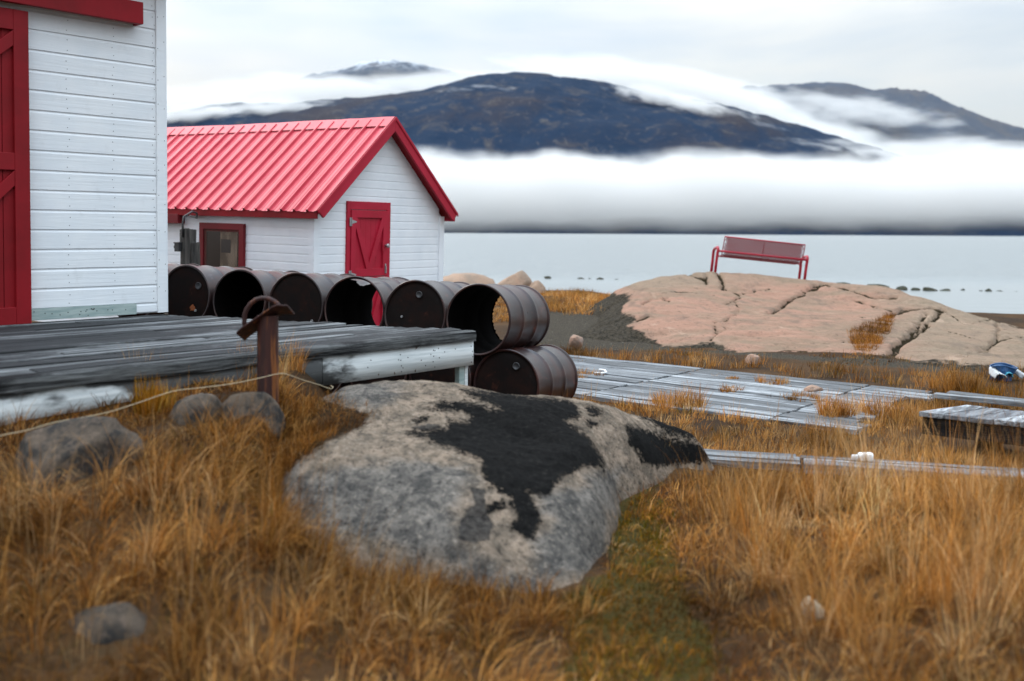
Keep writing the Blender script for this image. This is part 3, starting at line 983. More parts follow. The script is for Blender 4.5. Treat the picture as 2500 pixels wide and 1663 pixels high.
# ================================================================== SHED (local x along the gable, y along the ridge away, z up)
SX, SY, SYAW = -1.7823, 13.5378, 0.9824
HWD, EAVX, EAVZ, APZ = 1.3009, 1.413, 1.847, 3.108
smat = Matrix.Translation((SX, SY, 0)) @ Matrix.Rotation(SYAW, 4, 'Z') @ Matrix.Rotation(.0222, 4, 'X')
shed = empty('shed', (0, 0, 0), mat=smat, label='small white shed with rose red ribbed metal roof and red door', cat='shed')
sinv = smat.inverted()


def sl(px, py, plane):                                                    # where a sight line meets a shed wall, in shed coordinates
    if plane == 'gable': p0, nn = smat @ Vector((0, 0, 0)), smat.to_3x3() @ Vector((0, 1, 0))
    else: p0, nn = smat @ Vector((-HWD, 0, 0)), smat.to_3x3() @ Vector((1, 0, 0))
    return sinv @ Vector(onplane(px, py, np.array(p0), np.array(nn)))


SL = 6.2
slope = (APZ - EAVZ) / EAVX
zin = lambda x: APZ - .10 - slope * abs(x)                                # underside of the roof
mb = MB()


def glim(z):
    h = HWD - .085
    m = max(0.0, (APZ - .10 - z) / slope)
    return (-min(h, m), min(h, m))


siding(mb, glim, .0, APZ - .14, .1085, lap=.0075)
Ms = Matrix(((0, 1, 0, -HWD), (-1, 0, 0, 0), (0, 0, 1, 0), (0, 0, 0, 1)))  # local x,y -> side wall
siding(mb, lambda z: (-SL, -.085), .0, zin(HWD) - .02, .1085, 0.0, 0, Ms, .0075)
mb.add([(-HWD + .01, .01, 0), (HWD - .01, .01, 0), (HWD - .01, .01, zin(HWD) - .03), (0, .01, APZ - .15), (-HWD + .01, .01, zin(HWD) - .03)], [(0, 1, 2, 3, 4)])
mb.box((-HWD + .005, .02, 0), (-HWD + .1, SL, zin(HWD) - .03)); mb.box((HWD - .1, .02, 0), (HWD, SL, zin(HWD) - .03))
mb.add([(-HWD, SL, 0), (HWD, SL, 0), (HWD, SL, zin(HWD)), (0, SL, APZ - .15), (-HWD, SL, zin(HWD))], [(4, 3, 2, 1, 0)])
mb.build('wall', [M['white_far']], shed)
for x0, x1, y0, y1 in ((-HWD - .022, -HWD + .084, -.026, -.001), (HWD - .084, HWD + .022, -.026, -.001), (-HWD - .022, -HWD - .001, .0, .075)):
    mb = MB(); mb.box((x0, y0, .0), (x1, y1, zin(HWD) - .03)); mb.build('corner_board', [M['white_far']], shed, bevel=.003)
# ribbed roof
RY0, RY1 = -.168, SL + .15


def roof_side(s):
    pts = []; y = RY0
    pts.append((y, .018)); y += .03; pts.append((y, .018)); pts.append((y + .02, 0)); y = RY0 + .16
    while y < RY1 - .1:
        pts += [(y - .020, 0), (y - .011, .033), (y + .011, .033), (y + .020, 0), (y + .068, 0), (y + .074, .005), (y + .086, .005), (y + .092, 0),
                (y + .138, 0), (y + .144, .005), (y + .156, .005), (y + .162, 0)]
        y += .23
    pts.append((RY1, 0))
    nrm = Vector((s * (APZ - EAVZ), 0, EAVX)).normalized()
    vs, fs = [], []
    for py, ph in pts:
        jag = .006 * math.sin(py * 27)
        a = Vector((s * .02, py, APZ - .02 * slope)) + nrm * ph
        bq = Vector((s * (EAVX + .012 + jag), py, EAVZ - (.012 + jag) * slope)) + nrm * ph
        vs += [a, bq]
    for i in range(len(pts) - 1):
        q = (2 * i, 2 * i + 1, 2 * i + 3, 2 * i + 2)
        fs.append(q if s < 0 else q[::-1])
    return vs, fs


mb = MB(); mb.add(*roof_side(-1)); mb.add(*roof_side(1))
rf = mb.build('roof', [M['roof']], shed)
n = 40; mb = MB()
vs, fs = [], []
for k in range(n + 1):
    yy = RY0 - .004 + (RY1 - RY0) * k / n
    bump = .010 * float(fbm(yy * 1.4, 2, 0, 2, 3)) + (.014 if .55 < yy < .75 else 0) * 0.5
    for s, dd in ((-1, .205), (-1, .1), (0, 0), (1, .1), (1, .205)):
        x = s * dd / math.sqrt(1 + slope ** 2)
        vs.append((x, yy, APZ + .028 - abs(x) * slope + bump * (1 if dd < .15 else .5)))
for k in range(n):
    for c in range(4): fs.append((5 * k + c, 5 * k + 1 + c, 5 * k + 6 + c, 5 * k + 5 + c))
mb.add(vs, fs)
smooth_by_angle(mb.build('ridge_cap', [M['roof']], rf), 30)
th = math.atan(slope); nx, nz = math.sin(th), math.cos(th)
mb = MB()
for s in (-1, 1):                                                         # roof boards and soffit under the sheets
    x0, z0, x1, z1 = 0, APZ - .012, s * (EAVX - .012), EAVZ - .012 + .012 * slope
    off = (-s * nx * .06, -nz * .06)
    p = [(x0, z0), (x1, z1), (x1, z1 - .07), (x0, z0 - .07 * 1.3)]
    mb.prism(p if s > 0 else p[::-1], RY0 + .03, RY1 - .02)
mb.build('soffit', [M['red']], shed)
for s in (-1, 1):                                                         # barge boards on the gable edge
    mb = MB()
    p = [(s * .0005, APZ + .012), (s * (EAVX + .010), EAVZ + .004), (s * (EAVX + .010 - .10), EAVZ - .085), (s * .0005, APZ - .165)]
    mb.prism(p if s > 0 else p[::-1], RY0 - .022, RY0 + .012)
    mb.prism([(s * .0008, APZ + .030), (s * (EAVX + .014), EAVZ + .018), (s * (EAVX + .014), EAVZ - .030), (s * .0008, APZ - .020)][::(1 if s > 0 else -1)], RY0 - .034, RY0 - .0225)
    mb.build('barge_board', [M['red_pink']], shed, bevel=.003)
mb = MB(); mb.box((-EAVX - .002, RY0 + .014, EAVZ - .098), (-EAVX + .022, RY1 - .02, EAVZ - .016)); mb.build('fascia_board', [M['red']], shed, bevel=.003)
mb = MB(); mb.box((EAVX - .022, RY0 + .014, EAVZ - .098), (EAVX + .002, RY1 - .02, EAVZ - .016)); mb.build('fascia_board', [M['red_pink']], shed, bevel=.003)
# stable door
dl, dr, dt = -.7385, .1115, 1.9874
door = MB(); fw = .062
door.box((dl, -.034, 0), (dl + fw, -.001, dt)); door.box((dr - fw, -.034, 0), (dr, -.001, dt)); door.box((dl + fw, -.034, dt - .105), (dr - fw, -.001, dt))
dro = door.build('door', [M['red_pink']], shed, bevel=.003)
a, b_ = dl + fw + .006, dr - fw - .006
for z0, z1 in ((1.0, dt - .112), (.03, .99)):
    mb = MB(); x = a
    while x < b_ - .01:
        x2 = min(x + .10, b_); mb.box((x + .001, -.020, z0), (x2 - .001, -.004, z1)); x = x2
    mb.box((a, -.046, z0), (a + .085, -.0205, z1)); mb.box((b_ - .085, -.046, z0), (b_, -.0205, z1))
    mb.box((a + .085, -.046, z0), (b_ - .085, -.0205, z0 + .10)); mb.box((a + .085, -.046, z1 - .10), (b_ - .085, -.0205, z1))
    xm = (a + b_) / 2; zt, zb = z1 - .10, z0 + .10
    for s, xe in ((-1, a + .085), (1, b_ - .085)):
        p = [(xm + s * .055, zb), (xe, zt - .12), (xe, zt), (xe - s * .03, zt), (xm - s * .030, zb)]
        mb.prism(p if s < 0 else p[::-1], -.044 - .001 * (s > 0), -.0205)
    mb.build('door_leaf', [M['red_pink']], dro, bevel=.0025)
for z in (1.72, 1.03):
    mb = MB(); mb.box((dl + .030, -.050, z - .055), (dl + .062, -.0465, z + .055))
    mb.add([(dl + .064, -.0495, z - .030), (dl + .064, -.0495, z + .030), (dl + .165, -.0495, z + .006), (dl + .165, -.0495, z - .006)], [(0, 3, 2, 1)])
    mb.tube([(dl + .063, -.052, z - .055), (dl + .063, -.052, z + .055)], .008, 8)
    mb.build('hinge', [M['steel']], dro)
mb = MB(); mb.box((b_ - .105, -.053, 1.33), (b_ - .05, -.0465, 1.47)); mb.build('lock_plate', [M['red_pink']], dro, bevel=.003)
mb = MB(); mb.tube([(b_ - .052, -.047, 1.405), (b_ - .052, -.075, 1.405), (b_ - .052, -.085, 1.405), (b_ - .052, -.108, 1.405), (b_ - .052, -.115, 1.405)], [.017, .012, .028, .028, .012], 14)
mb.build('knob', [M['steel']], dro, smooth=True)
mb = MB(); mb.box((b_ - .050, -.053, 1.03), (b_ - .025, -.0465, 1.16)); mb.tube([(b_ - .037, -.060, 1.03), (b_ - .037, -.060, 1.13)], .008, 8); mb.build('bolt', [M['steel']], dro)
# window on the long wall
w0, w1 = sl(601.5, 545, 'side'), sl(493.5, 545, 'side')
wy0, wy1, wt_ = w0.y, w1.y, .5 * (w0.z + w1.z)
wb = wt_ - 1.0
X = -HWD
mb = MB()
for (ya, yb, za, zb) in ((wy0, wy0 + .085, wb, wt_), (wy1 - .085, wy1, wb, wt_), (wy0 + .085, wy1 - .085, wt_ - .085, wt_), (wy0 + .085, wy1 - .085, wb, wb + .085)):
    mb.box((X - .052, ya, za), (X + .02, yb, zb))
win = mb.build('window', [M['red_dark']], shed, bevel=.004)
ya, yb, za, zb = wy0 + .085, wy1 - .085, wb + .085, wt_ - .085
mb = MB()
for q in ((ya, ya + .028, za, zb), (yb - .028, yb, za, zb), (ya + .028, yb - .028, zb - .028, zb), (ya + .028, yb - .028, za, za + .028)):
    mb.box((X - .030, q[0], q[2]), (X - .016, q[1], q[3]))
mb.build('sash', [M['red']], win)
mb = MB(); mb.box((X - .0150, ya, za), (X - .0138, yb, zb)); mb.build('pane', [M['glass']], win)
ym = ya + .56 * (yb - ya)
mb = MB(); mb.box((X - .0200, ya + .065, za + .028), (X - .0165, ym, zb - .03)); mb.build('curtain', [M['curtain']], win)
mb = MB(); mb.box((X - .0215, ym - .21, zb - .31), (X - .0203, ym - .015, zb - .13)); mb.build('card', [M['dark_steel']], win)
mb = MB(); st = .030
hgt, wid = zb - za, yb - ya
for k in range(int((wid + hgt * .6) / st) + 2):
    for sgn in (1, -1):
        y0 = ya - hgt * .6 + k * st if sgn > 0 else ya + k * st
        y1 = y0 + hgt * .6 * sgn
        t0, t1 = 0.0, 1.0
        dy = y1 - y0
        for lim, lo in ((ya, True), (yb, False)):
            t = (lim - y0) / dy
            if (dy > 0) == lo: t0 = max(t0, t)
            else: t1 = min(t1, t)
        if t1 - t0 > .02:
            A_, B_ = (X - .034 - .001 * (sgn > 0), y0 + dy * t0, za + hgt * t0), (X - .034 - .001 * (sgn > 0), y0 + dy * t1, za + hgt * t1)
            dv = .0032
            mb.add([(A_[0], A_[1] - dv, A_[2]), (A_[0], A_[1] + dv, A_[2]), (B_[0], B_[1] + dv, B_[2]), (B_[0], B_[1] - dv, B_[2])], [(0, 1, 2, 3)])
mb.build('wire_mesh', [M['mesh_wire']], win)
t0 = sl(453, 523, 'side'); t1 = sl(453, 546, 'side')
mb = MB(); mb.box((X - .13, t0.y, t1.z), (X - .016, t0.y + 1.8, t0.z)); tag(mb.build('track_cover', [M['red_dark']], shed, bevel=.004), 'dark red box under the eave')

# ================================================================== TIMBER POST with a meter box
pn = smat.to_3x3() @ Vector((1, 0, 0))
pp = Vector(onplane(462, 600, np.array(smat @ Vector((X - .42, 0, 0))), np.array(pn)))
gp_ = np.array(pp); gp_[2] = 0
post = empty('meter_post', (pp.x, pp.y, 0), SYAW, 'cracked grey timber post carrying a small meter box by the shed wall', 'post')
zt = float(onY(461, 557, pp.y)[2])


def timber(name, x0, x1, y0, y1, z1, par):
    n = 10; mb = MB(); vs, fs = [], []
    for k in range(n + 1):
        z = z1 * k / n
        for xx, yy in ((x0, y0), (x1, y0), (x1, y1), (x0, y1)):
            vs.append((xx + random.uniform(-.006, .006), yy + random.uniform(-.006, .006), z + (random.uniform(-.02, .02) if k == n else 0)))
    for k in range(n):
        for c in range(4): fs.append((4 * k + c, 4 * k + (c + 1) % 4, 4 * k + 4 + (c + 1) % 4, 4 * k + 4 + c))
    fs.append((4 * n, 4 * n + 1, 4 * n + 2, 4 * n + 3)); mb.add(vs, fs)
    return mb.build(name, [M['post_wood']], par, bevel=.006)


# y axis of the shed points left in the picture: the widest timber in the middle
timber('timber', -.06, .06, -.075, .055, zt, post)
timber('timber', -.04, .06, -.145, -.080, zt - .19, post)
timber('timber', -.02, .06, .060, .165, zt - .01, post)
mb = MB(); mb.box((-.115, .07, zt - .31), (-.055, .16, zt - .19)); mb.box((-.125, .065, zt - .205), (-.05, .165, zt - .185)); mb.box((-.105, .165, zt - .27), (-.07, .185, zt - .23))
mb.build('meter_box', [M['dark_steel']], post, bevel=.006)
mb = MB(); mb.tube([(-.075, .035, zt - .12), (-.075, .035, zt + .05), (-.06, .03, zt + .15), (.1, .06, zt + .22), (.24, .14, zt + .20), (.30, .22, zt + .14), (.30, .36, zt + .17)], .013, 8)
mb.build('conduit', [M['dark_steel']], post, smooth=True)

# ================================================================== DRUMS
DR_R, DR_L = .290, .88
DRUMS = []


def lathe(prof, seg=48, cx=0, cz=DR_R + .013, faces_out=True, keep=None):
    """profile of (y, r) turned about the drum axis (along y at height cz)"""
    vs, fs = [], []
    for (yy, r) in prof:
        for k in range(seg):
            a = 2 * math.pi * k / seg
            vs.append((cx + r * math.cos(a), yy, cz + r * math.sin(a)))
    for i in range(len(prof) - 1):
        for k in range(seg):
            k2 = (k + 1) % seg
            q = (i * seg + k, (i + 1) * seg + k, (i + 1) * seg + k2, i * seg + k2)
            if keep is None or keep((prof[i][0] + prof[i + 1][0]) / 2, 2 * math.pi * (k + .5) / seg): fs.append(q)
    return vs, fs


def shell_profile():
    R_ = DR_R; p = [(0.004, R_ - .006), (0, R_ + .006), (.006, R_ + .013), (.016, R_ + .012), (.022, R_ + .001), (.03, R_)]
    for c in (.295, .585):
        p += [(c - .034, R_), (c - .018, R_ + .004), (c - .006, R_ + .012), (c + .006, R_ + .012), (c + .018, R_ + .004), (c + .034, R_)]
        if c < .5: p += [(.37, R_), (.44, R_), (.51, R_)]
    p += [(.66, R_), (.76, R_), (.85, R_), (.858, R_ + .001), (.864, R_ + .012), (.874, R_ + .013), (.88, R_ + .006), (.876, R_ - .006)]
    return p


def drum(loc, yaw, tilt, label, group, front='closed', back='closed', bungs=(), dent=0.0, hole=False, spin=0.0, seed=0, mat='barrel', spot=None):
    m = (Matrix.Translation([float(c) for c in loc]) @ Matrix.Rotation(yaw, 4, 'Z') @ Matrix.Rotation(tilt, 4, 'X'))
    root = empty('oil_drum', (0, 0, 0), mat=m, label=label, cat='drum', group=group)
    keep = None
    if hole: keep = lambda yy, a: not (.022 < yy < .075 + .02 * math.sin(a * 23) and abs(a - 1.42) < .42)
    pr = shell_profile(); seg = 72 if hole else 56
    if hole: pr = sorted(pr[:3], key=lambda q: 0) + pr[3:] ; pr = pr[:6] + [(yy, DR_R) for yy in (.07, .10, .13, .16, .19, .22, .25)] + pr[6:]
    vo, fo = lathe(pr, seg, keep=keep)
    RI = DR_R - .012
    inner = [(.004, DR_R - .006), (.03, RI)] + ([(yy, RI) for yy in (.07, .10, .13, .16, .19, .22, .25)] if hole else []) + \
            [(.27, RI), (.295, RI + .006), (.32, RI), (.56, RI), (.585, RI + .006), (.61, RI), (.85, RI), (.876, DR_R - .006)]
    vi, fi = lathe(inner, seg, keep=keep)
    mb = MB(); mb.add(vo, [f[::-1] for f in fo], 0)
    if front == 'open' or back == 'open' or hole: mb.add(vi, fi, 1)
    if hole:                                                              # shell torn from its rim and bashed down behind it
        V = np.array(mb.v); cz = DR_R + .013
        th_ = np.arctan2(V[:, 2] - cz, V[:, 0]); rr = np.hypot(V[:, 0], V[:, 2] - cz)
        amt = -.075 * np.exp(-((th_ - 1.42) / .30) ** 2) * sst(V[:, 1], .024, .07) * (1 - sst(V[:, 1], .10, .36))
        k = (rr + amt) / rr; V[:, 0] *= k; V[:, 2] = cz + (V[:, 2] - cz) * k
        mb.v = [tuple(v) for v in V]
    if dent:
        V = np.array(mb.v); cz = DR_R + .013
        th_ = np.arctan2(V[:, 2] - cz, V[:, 0])
        amt = dent * (fbm(V[:, 1] * 4 + seed, th_ * 1.6, 0, 3, seed + 2)) - dent * 2.4 * np.exp(-((V[:, 1] - .42) / .10) ** 2 - ((th_ - .25) / .55) ** 2)
        amt *= sst(V[:, 1], .02, .12) * sst(.86 - V[:, 1], .0, .1)
        rr = np.hypot(V[:, 0], V[:, 2] - cz); k = (rr + amt) / rr
        V[:, 0] *= k; V[:, 2] = cz + (V[:, 2] - cz) * k
        mb.v = [tuple(v) for v in V]
    smooth_by_angle(mb.build('body', [M[mat], M['barrel_in']], root), 50)
    cz = DR_R + .013
    for end, yy, s in ((front, .018, 1), (back, .862, -1)):
        if end != 'closed': continue
        mb = MB()
        rings = [(0, yy + .004 * s), (.14, yy + .004 * s), (.20, yy + .001 * s), (.255, yy + .001 * s), (.275, yy + .006 * s), (DR_R - .005, yy - .002 * s)]
        vs, fs = [(0, rings[0][1], cz)], []
        for r_, y_ in rings[1:]:
            for k in range(40):
                a = 2 * math.pi * k / 40
                vs.append((r_ * math.cos(a), y_ + .003 * float(fbm(r_ * 7 * math.cos(a), r_ * 7 * math.sin(a), seed, 2, 5)), cz + r_ * math.sin(a)))
        for k in range(40): fs.append((0, 1 + k, 1 + (k + 1) % 40))
        for i in range(len(rings) - 2):
            for k in range(40):
                k2 = (k + 1) % 40
                fs.append((1 + i * 40 + k, 1 + (i + 1) * 40 + k, 1 + (i + 1) * 40 + k2, 1 + i * 40 + k2))
        mb.add(vs, fs if s > 0 else [f[::-1] for f in fs])
        h = mb.build('head', [M['barrel_head']], root, smooth=True)
        if s > 0:
            for bx, bz, br in bungs:
                q = MB(); yb0 = yy + .001
                rp = [(br, yb0), (br, yb0 - .010), (br * .82, yb0 - .013), (br * .72, yb0 - .006), (br * .0 + .001, yb0 - .006)]
                vs, fs = [], []
                for r_, y_ in rp:
                    for k in range(20):
                        a = 2 * math.pi * k / 20; vs.append((bx + r_ * math.cos(a), y_, cz + bz + r_ * math.sin(a)))
                for i in range(len(rp) - 1):
                    for k in range(20): fs.append((i * 20 + k, i * 20 + (k + 1) % 20, (i + 1) * 20 + (k + 1) % 20, (i + 1) * 20 + k))
                q.add(vs, fs); q.build('bung', [M['dark_steel'] if br > .02 else M['steel']], h, smooth=True)
    if back == 'torn':
        mb = MB(); vs, fs = [], []
        n = 60
        for k in range(n + 1):
            a = rad(118) + rad(140) * k / n
            ri = DR_R - .010 - (.014 * math.sin(math.pi * k / n)) + .005 * math.sin(k * 1.9) + .003 * math.sin(k * 5.1)
            for r_ in (ri, DR_R - .002): vs.append((r_ * math.cos(a), .866, cz + r_ * math.sin(a)))
        for k in range(n): fs.append((2 * k, 2 * k + 1, 2 * k + 3, 2 * k + 2))
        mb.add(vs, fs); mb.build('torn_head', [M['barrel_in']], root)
    if spot:
        q = MB(); k = 14
        q.add([(spot[0] + .030 * (1 + .3 * math.sin(3 * i)) * math.cos(2 * math.pi * i / k), .0165, cz + spot[1] + .030 * (1 + .3 * math.sin(2.3 * i)) * math.sin(2 * math.pi * i / k)) for i in range(k)], [tuple(range(k))])
        q.build('rust_spot', [M['rust_orange']], h)
    DRUMS.append(root)
    return root


AL = rad(-27)                                                             # axis points away and to the right
TOP = [(-.292, 8.30, .865, -3.5), (-.849, 8.56, .880, -3.6), (-1.41, 8.821, .898, -3.0), (-1.992, 9.093, .917, -3.0), (-2.586, 9.370, .931, -3.0),
       (-3.187, 9.65, .962, -3.0), (-3.807, 9.939, .974, -2.5)]
TLAB = ['open dented brown drum at right end of upper row, hollow from end to end',
        'upper brown drum with a round bung, beside the hollow end drum',
        'upper open drum with torn top, red shed door showing through it',
        'upper closed drum with reddish head right behind the rusty bollard loop',
        'upper drum with black open mouth behind the bollard',
        'upper dark drum with an orange rust spot beside the white building',
        'upper drum almost hidden behind the white building corner']
YAWS = [-24, -23, -19.5, -22.5, -21.5, -23, -22]
TK = [dict(front='open', back='torn', dent=.007, seed=3), dict(bungs=[(.035, .175, .030), (-.13, -.02, .010)], seed=4),
      dict(front='open', back='open', hole=True, seed=5), dict(bungs=[(.175, -.14, .013)], seed=6), dict(front='open', back='closed', seed=7),
      dict(bungs=[(.15, .10, .035), (.125, -.14, .012)], seed=8, spot=(.085, -.115)), dict(seed=9)]
for (x, y, zc, tl), lb, kw in zip(TOP, TLAB, TK):
    zb_ = zc - (DR_R + .013)
    drum((x, y, zb_), rad(YAWS[TOP.index((x, y, zc, tl))]), rad(tl), lb, 'upper row of oil drums', **kw)
U = np.array([-math.cos(rad(25)), math.sin(rad(25))])
for k in range(6):
    q = np.array([TOP[0][0], TOP[0][1]]) - U * .262 + U * .628 * k
    zc = .327 + .018 * k
    lb = ['closed drum lying on the ground beneath the hollow end drum', 'ground level drum half hidden by the deck post'][k] if k < 2 else 'ground level drum hidden behind the plank deck'
    drum((q[0], q[1], zc - (DR_R + .013)), rad(-25), rad(-3.2), lb, 'lower row of oil drums', bungs=[(.085, .165, .032)] if k == 0 else (), seed=20 + k)

# ================================================================== BOLLARD
by = 5.42
bx, bzt = onY(652, 800, by)[0], 0
bg_ = float(gz(bx, by))
boll = empty('bollard', (bx, by, bg_ - .05), 0, 'rusty pipe mooring bollard with a bent cleat plate and loop handle', 'bollard')
loc = lambda px, py: (lambda p: (p[0] - bx, p[2] - bg_ + .05))(onY(px, py, by))
r0 = .5 * abs(loc(679, 850)[0] - loc(628, 850)[0])
ztop_ = loc(650, 770)[1]
mb = MB(); sg = 28
vs, fs = [], []
for k2, zz in enumerate((-.25, .1, .3, .5, ztop_)):
    for k in range(sg):
        a = 2 * math.pi * k / sg; vs.append((r0 * math.cos(a) + .004, r0 * math.sin(a), zz))
for i in range(4):
    for k in range(sg): fs.append((i * sg + k, i * sg + (k + 1) % sg, (i + 1) * sg + (k + 1) % sg, (i + 1) * sg + k))
fs.append(tuple(range(4 * sg, 5 * sg)))
mb.add(vs, fs); smooth_by_angle(mb.build('pipe', [M['rust']], boll), 50)
edge = [(587, 811), (601, 798), (626, 781), (650, 764), (672, 749), (685, 744), (711, 745.5)]
mb = MB(); vs, fs = [], []
for px_, py_ in edge:
    x, z = loc(px_, py_)
    for yy, dz in ((-.085, .010), (-.085, -.003), (.085, -.060), (.085, -.047)): vs.append((x, yy, z + dz))
for i in range(len(edge) - 1):
    for c in range(4): fs.append((4 * i + c, 4 * i + (c + 1) % 4, 4 * i + 4 + (c + 1) % 4, 4 * i + 4 + c))
n = len(edge) - 1; fs += [(3, 2, 1, 0), (4 * n, 4 * n + 1, 4 * n + 2, 4 * n + 3)]
mb.add(vs, fs); mb.build('cleat_plate', [M['rust']], boll, bevel=.004)
arc = [(603, 802), (600, 785), (601, 768), (606, 754), (615, 741), (628, 731), (643, 727), (658, 728), (671, 734), (681, 742), (686, 748)]
mb = MB(); mb.tube([(loc(a, b)[0], -.03, loc(a, b)[1]) for a, b in arc], .0128, 10)
mb.build('loop_handle', [M['rust']], boll, smooth=True)

# ================================================================== BENCH
B0, B1 = onY(1745, 668, 21), onY(1963, 687, 21)
BLEN = float(np.linalg.norm(B1 - B0)); bt = -.098
bmat = Matrix.Translation([float(c) for c in B0]) @ Matrix.Rotation(-bt, 4, 'Y')
bench = empty('bench', (0, 0, 0), mat=bmat, label='red metal mesh bench on the pink rock, facing the water', cat='bench')
prof = [(-.13, .795), (-.105, .70), (-.075, .60), (-.045, .50), (-.01, .42), (.05, .375), (.12, .365), (.22, .385), (.34, .405), (.43, .40), (.46, .37)]
xa, xb = .10, BLEN - .10
for nm, lo, hi in (('backrest', 0, 5), ('seat', 4, 10)):
    P_ = prof[lo:hi + 1]
    L_ = np.r_[0, np.cumsum([math.dist(a, b) for a, b in zip(P_[:-1], P_[1:])])]
    mb = MB(); st = .030; tot = L_[-1]; nn = int((xb - xa + tot) / st)
    pos = lambda u: (float(np.interp(u, L_, [q[0] for q in P_])), float(np.interp(u, L_, [q[1] for q in P_])))
    us = np.linspace(0, tot, 7)
    for k in range(nn + 1):
        for sg_ in (1, -1):
            x0 = xa - tot + k * st if sg_ > 0 else xa + k * st
            prev = None
            for u in us:
                x = x0 + sg_ * u; yz = pos(u)
                cur = (x, yz[0], yz[1]) if xa <= x <= xb else None
                if prev and cur:
                    wq = .0088
                    mb.add([(prev[0] - wq, prev[1], prev[2]), (prev[0] + wq, prev[1], prev[2]), (cur[0] + wq, cur[1], cur[2]), (cur[0] - wq, cur[1], cur[2])], [(0, 1, 2, 3)])
                prev = cur
    part = mb.build(nm, [M['bench_mesh']], bench)
    if nm == 'backrest':
        q = MB(); q.tube([(xa, prof[0][0], prof[0][1]), (xb, prof[0][0], prof[0][1])], .014, 8); q.build('top_rail', [M['bench']], part, smooth=True)
    for xx in (xa, (xa + xb) / 2, xb):
        q = MB(); q.tube([(xx, y_, z_ - .004) for y_, z_ in P_], .010, 6); q.build('rib', [M['bench_mesh']], part, smooth=True)
mb = MB(); mb.tube([(.02, -.085, .485), (BLEN - .02, -.085, .485)], .024, 10); mb.build('cross_bar', [M['bench']], bench, smooth=True)
mb = MB(); mb.tube([(xa, .46, .37), (xb, .46, .37)], .014, 8); mb.build('front_rail', [M['bench']], bench, smooth=True)
for xx in (0, BLEN):
    lm = MB()
    for c, hw2 in ((xx, .028),):
        path = [(-.02, .0), (-.03, .25), (-.05, .44), (-.07, .52), (-.02, .56), (.10, .55), (.24, .53), (.34, .50), (.38, .44), (.37, .25), (.38, .0)]
        lm.tube([(c, y_, z_) for y_, z_ in path], .030, 10)
    lg = lm.build('leg', [M['bench']], bench, smooth=True)
    for fa_, fb_ in ((-.10, .06), (.30, .46)):
        ft = MB(); ft.box((xx - .05, fa_, -.03), (xx + .05, fb_, .014)); ft.build('foot', [M['bench']], lg, bevel=.004)

# ================================================================== PINK BEDROCK UNDER THE BENCH
OC_PTS = [(1560, 690, 19.3), (1620, 674, 20), (1700, 664, 20.8), (1745, 667.5, 21), (1850, 673, 21.2), (1963, 686.5, 21), (2060, 702, 20.5), (2200, 719, 19.6), (2300, 746, 18.6),
          (2400, 779, 17.6), (2500, 801, 17), (1530, 728, 18), (1520, 765, 16), (1550, 800, 14.9), (1630, 838, 14), (1700, 845, 13.7), (1780, 862, 13.2), (1900, 869, 13),
          (2000, 872, 13), (2120, 870, 13), (2250, 882, 12.7), (2400, 892, 12.4), (2500, 893, 12.4), (1650, 742, 16.8), (1800, 762, 16.6), (2000, 772, 16.2), (2200, 800, 15.4),
          (2400, 842, 14.5), (1650, 700, 19), (1850, 708, 19.2), (2050, 730, 18.8), (2250, 762, 17.6)]
cps = [tuple(onY(*p)) for p in OC_PTS]
cps += [(x + .1, y + 2.6, z - .75) for (px_, py_, _), (x, y, z) in zip(OC_PTS[:11], cps[:11])]
cps += [(9, 12.0, -.04), (13.5, 11.8, -.15), (13.5, 16, -.55), (1.2, 21, -.35), (1.0, 18, -.35)]
oc = TPS(cps, .02)
xo, yo = np.arange(.9, 13.2, .032), np.arange(12.0, 23.4, .036)
XO, YO = np.meshgrid(xo, yo)
ZO = oc(XO, YO)
Z0 = ZO + fbm(XO * 1.2, YO * 1.2, 0, 4, 71) * .045 + fbm(XO * 6, YO * 9, 0, 4, 72) * .014 - np.abs(fbm(XO * .8 + YO * .5, YO * 2.6 - XO * .3, 0, 4, 74)) * .07 + .01
PO = np.stack([XO, YO, ZO], -1).reshape(-1, 3)
Q = proj(PO)
zc = 2357 / 1160.0
cr_ = lambda pts: pxpoly(zc, 1340, 560, pts)
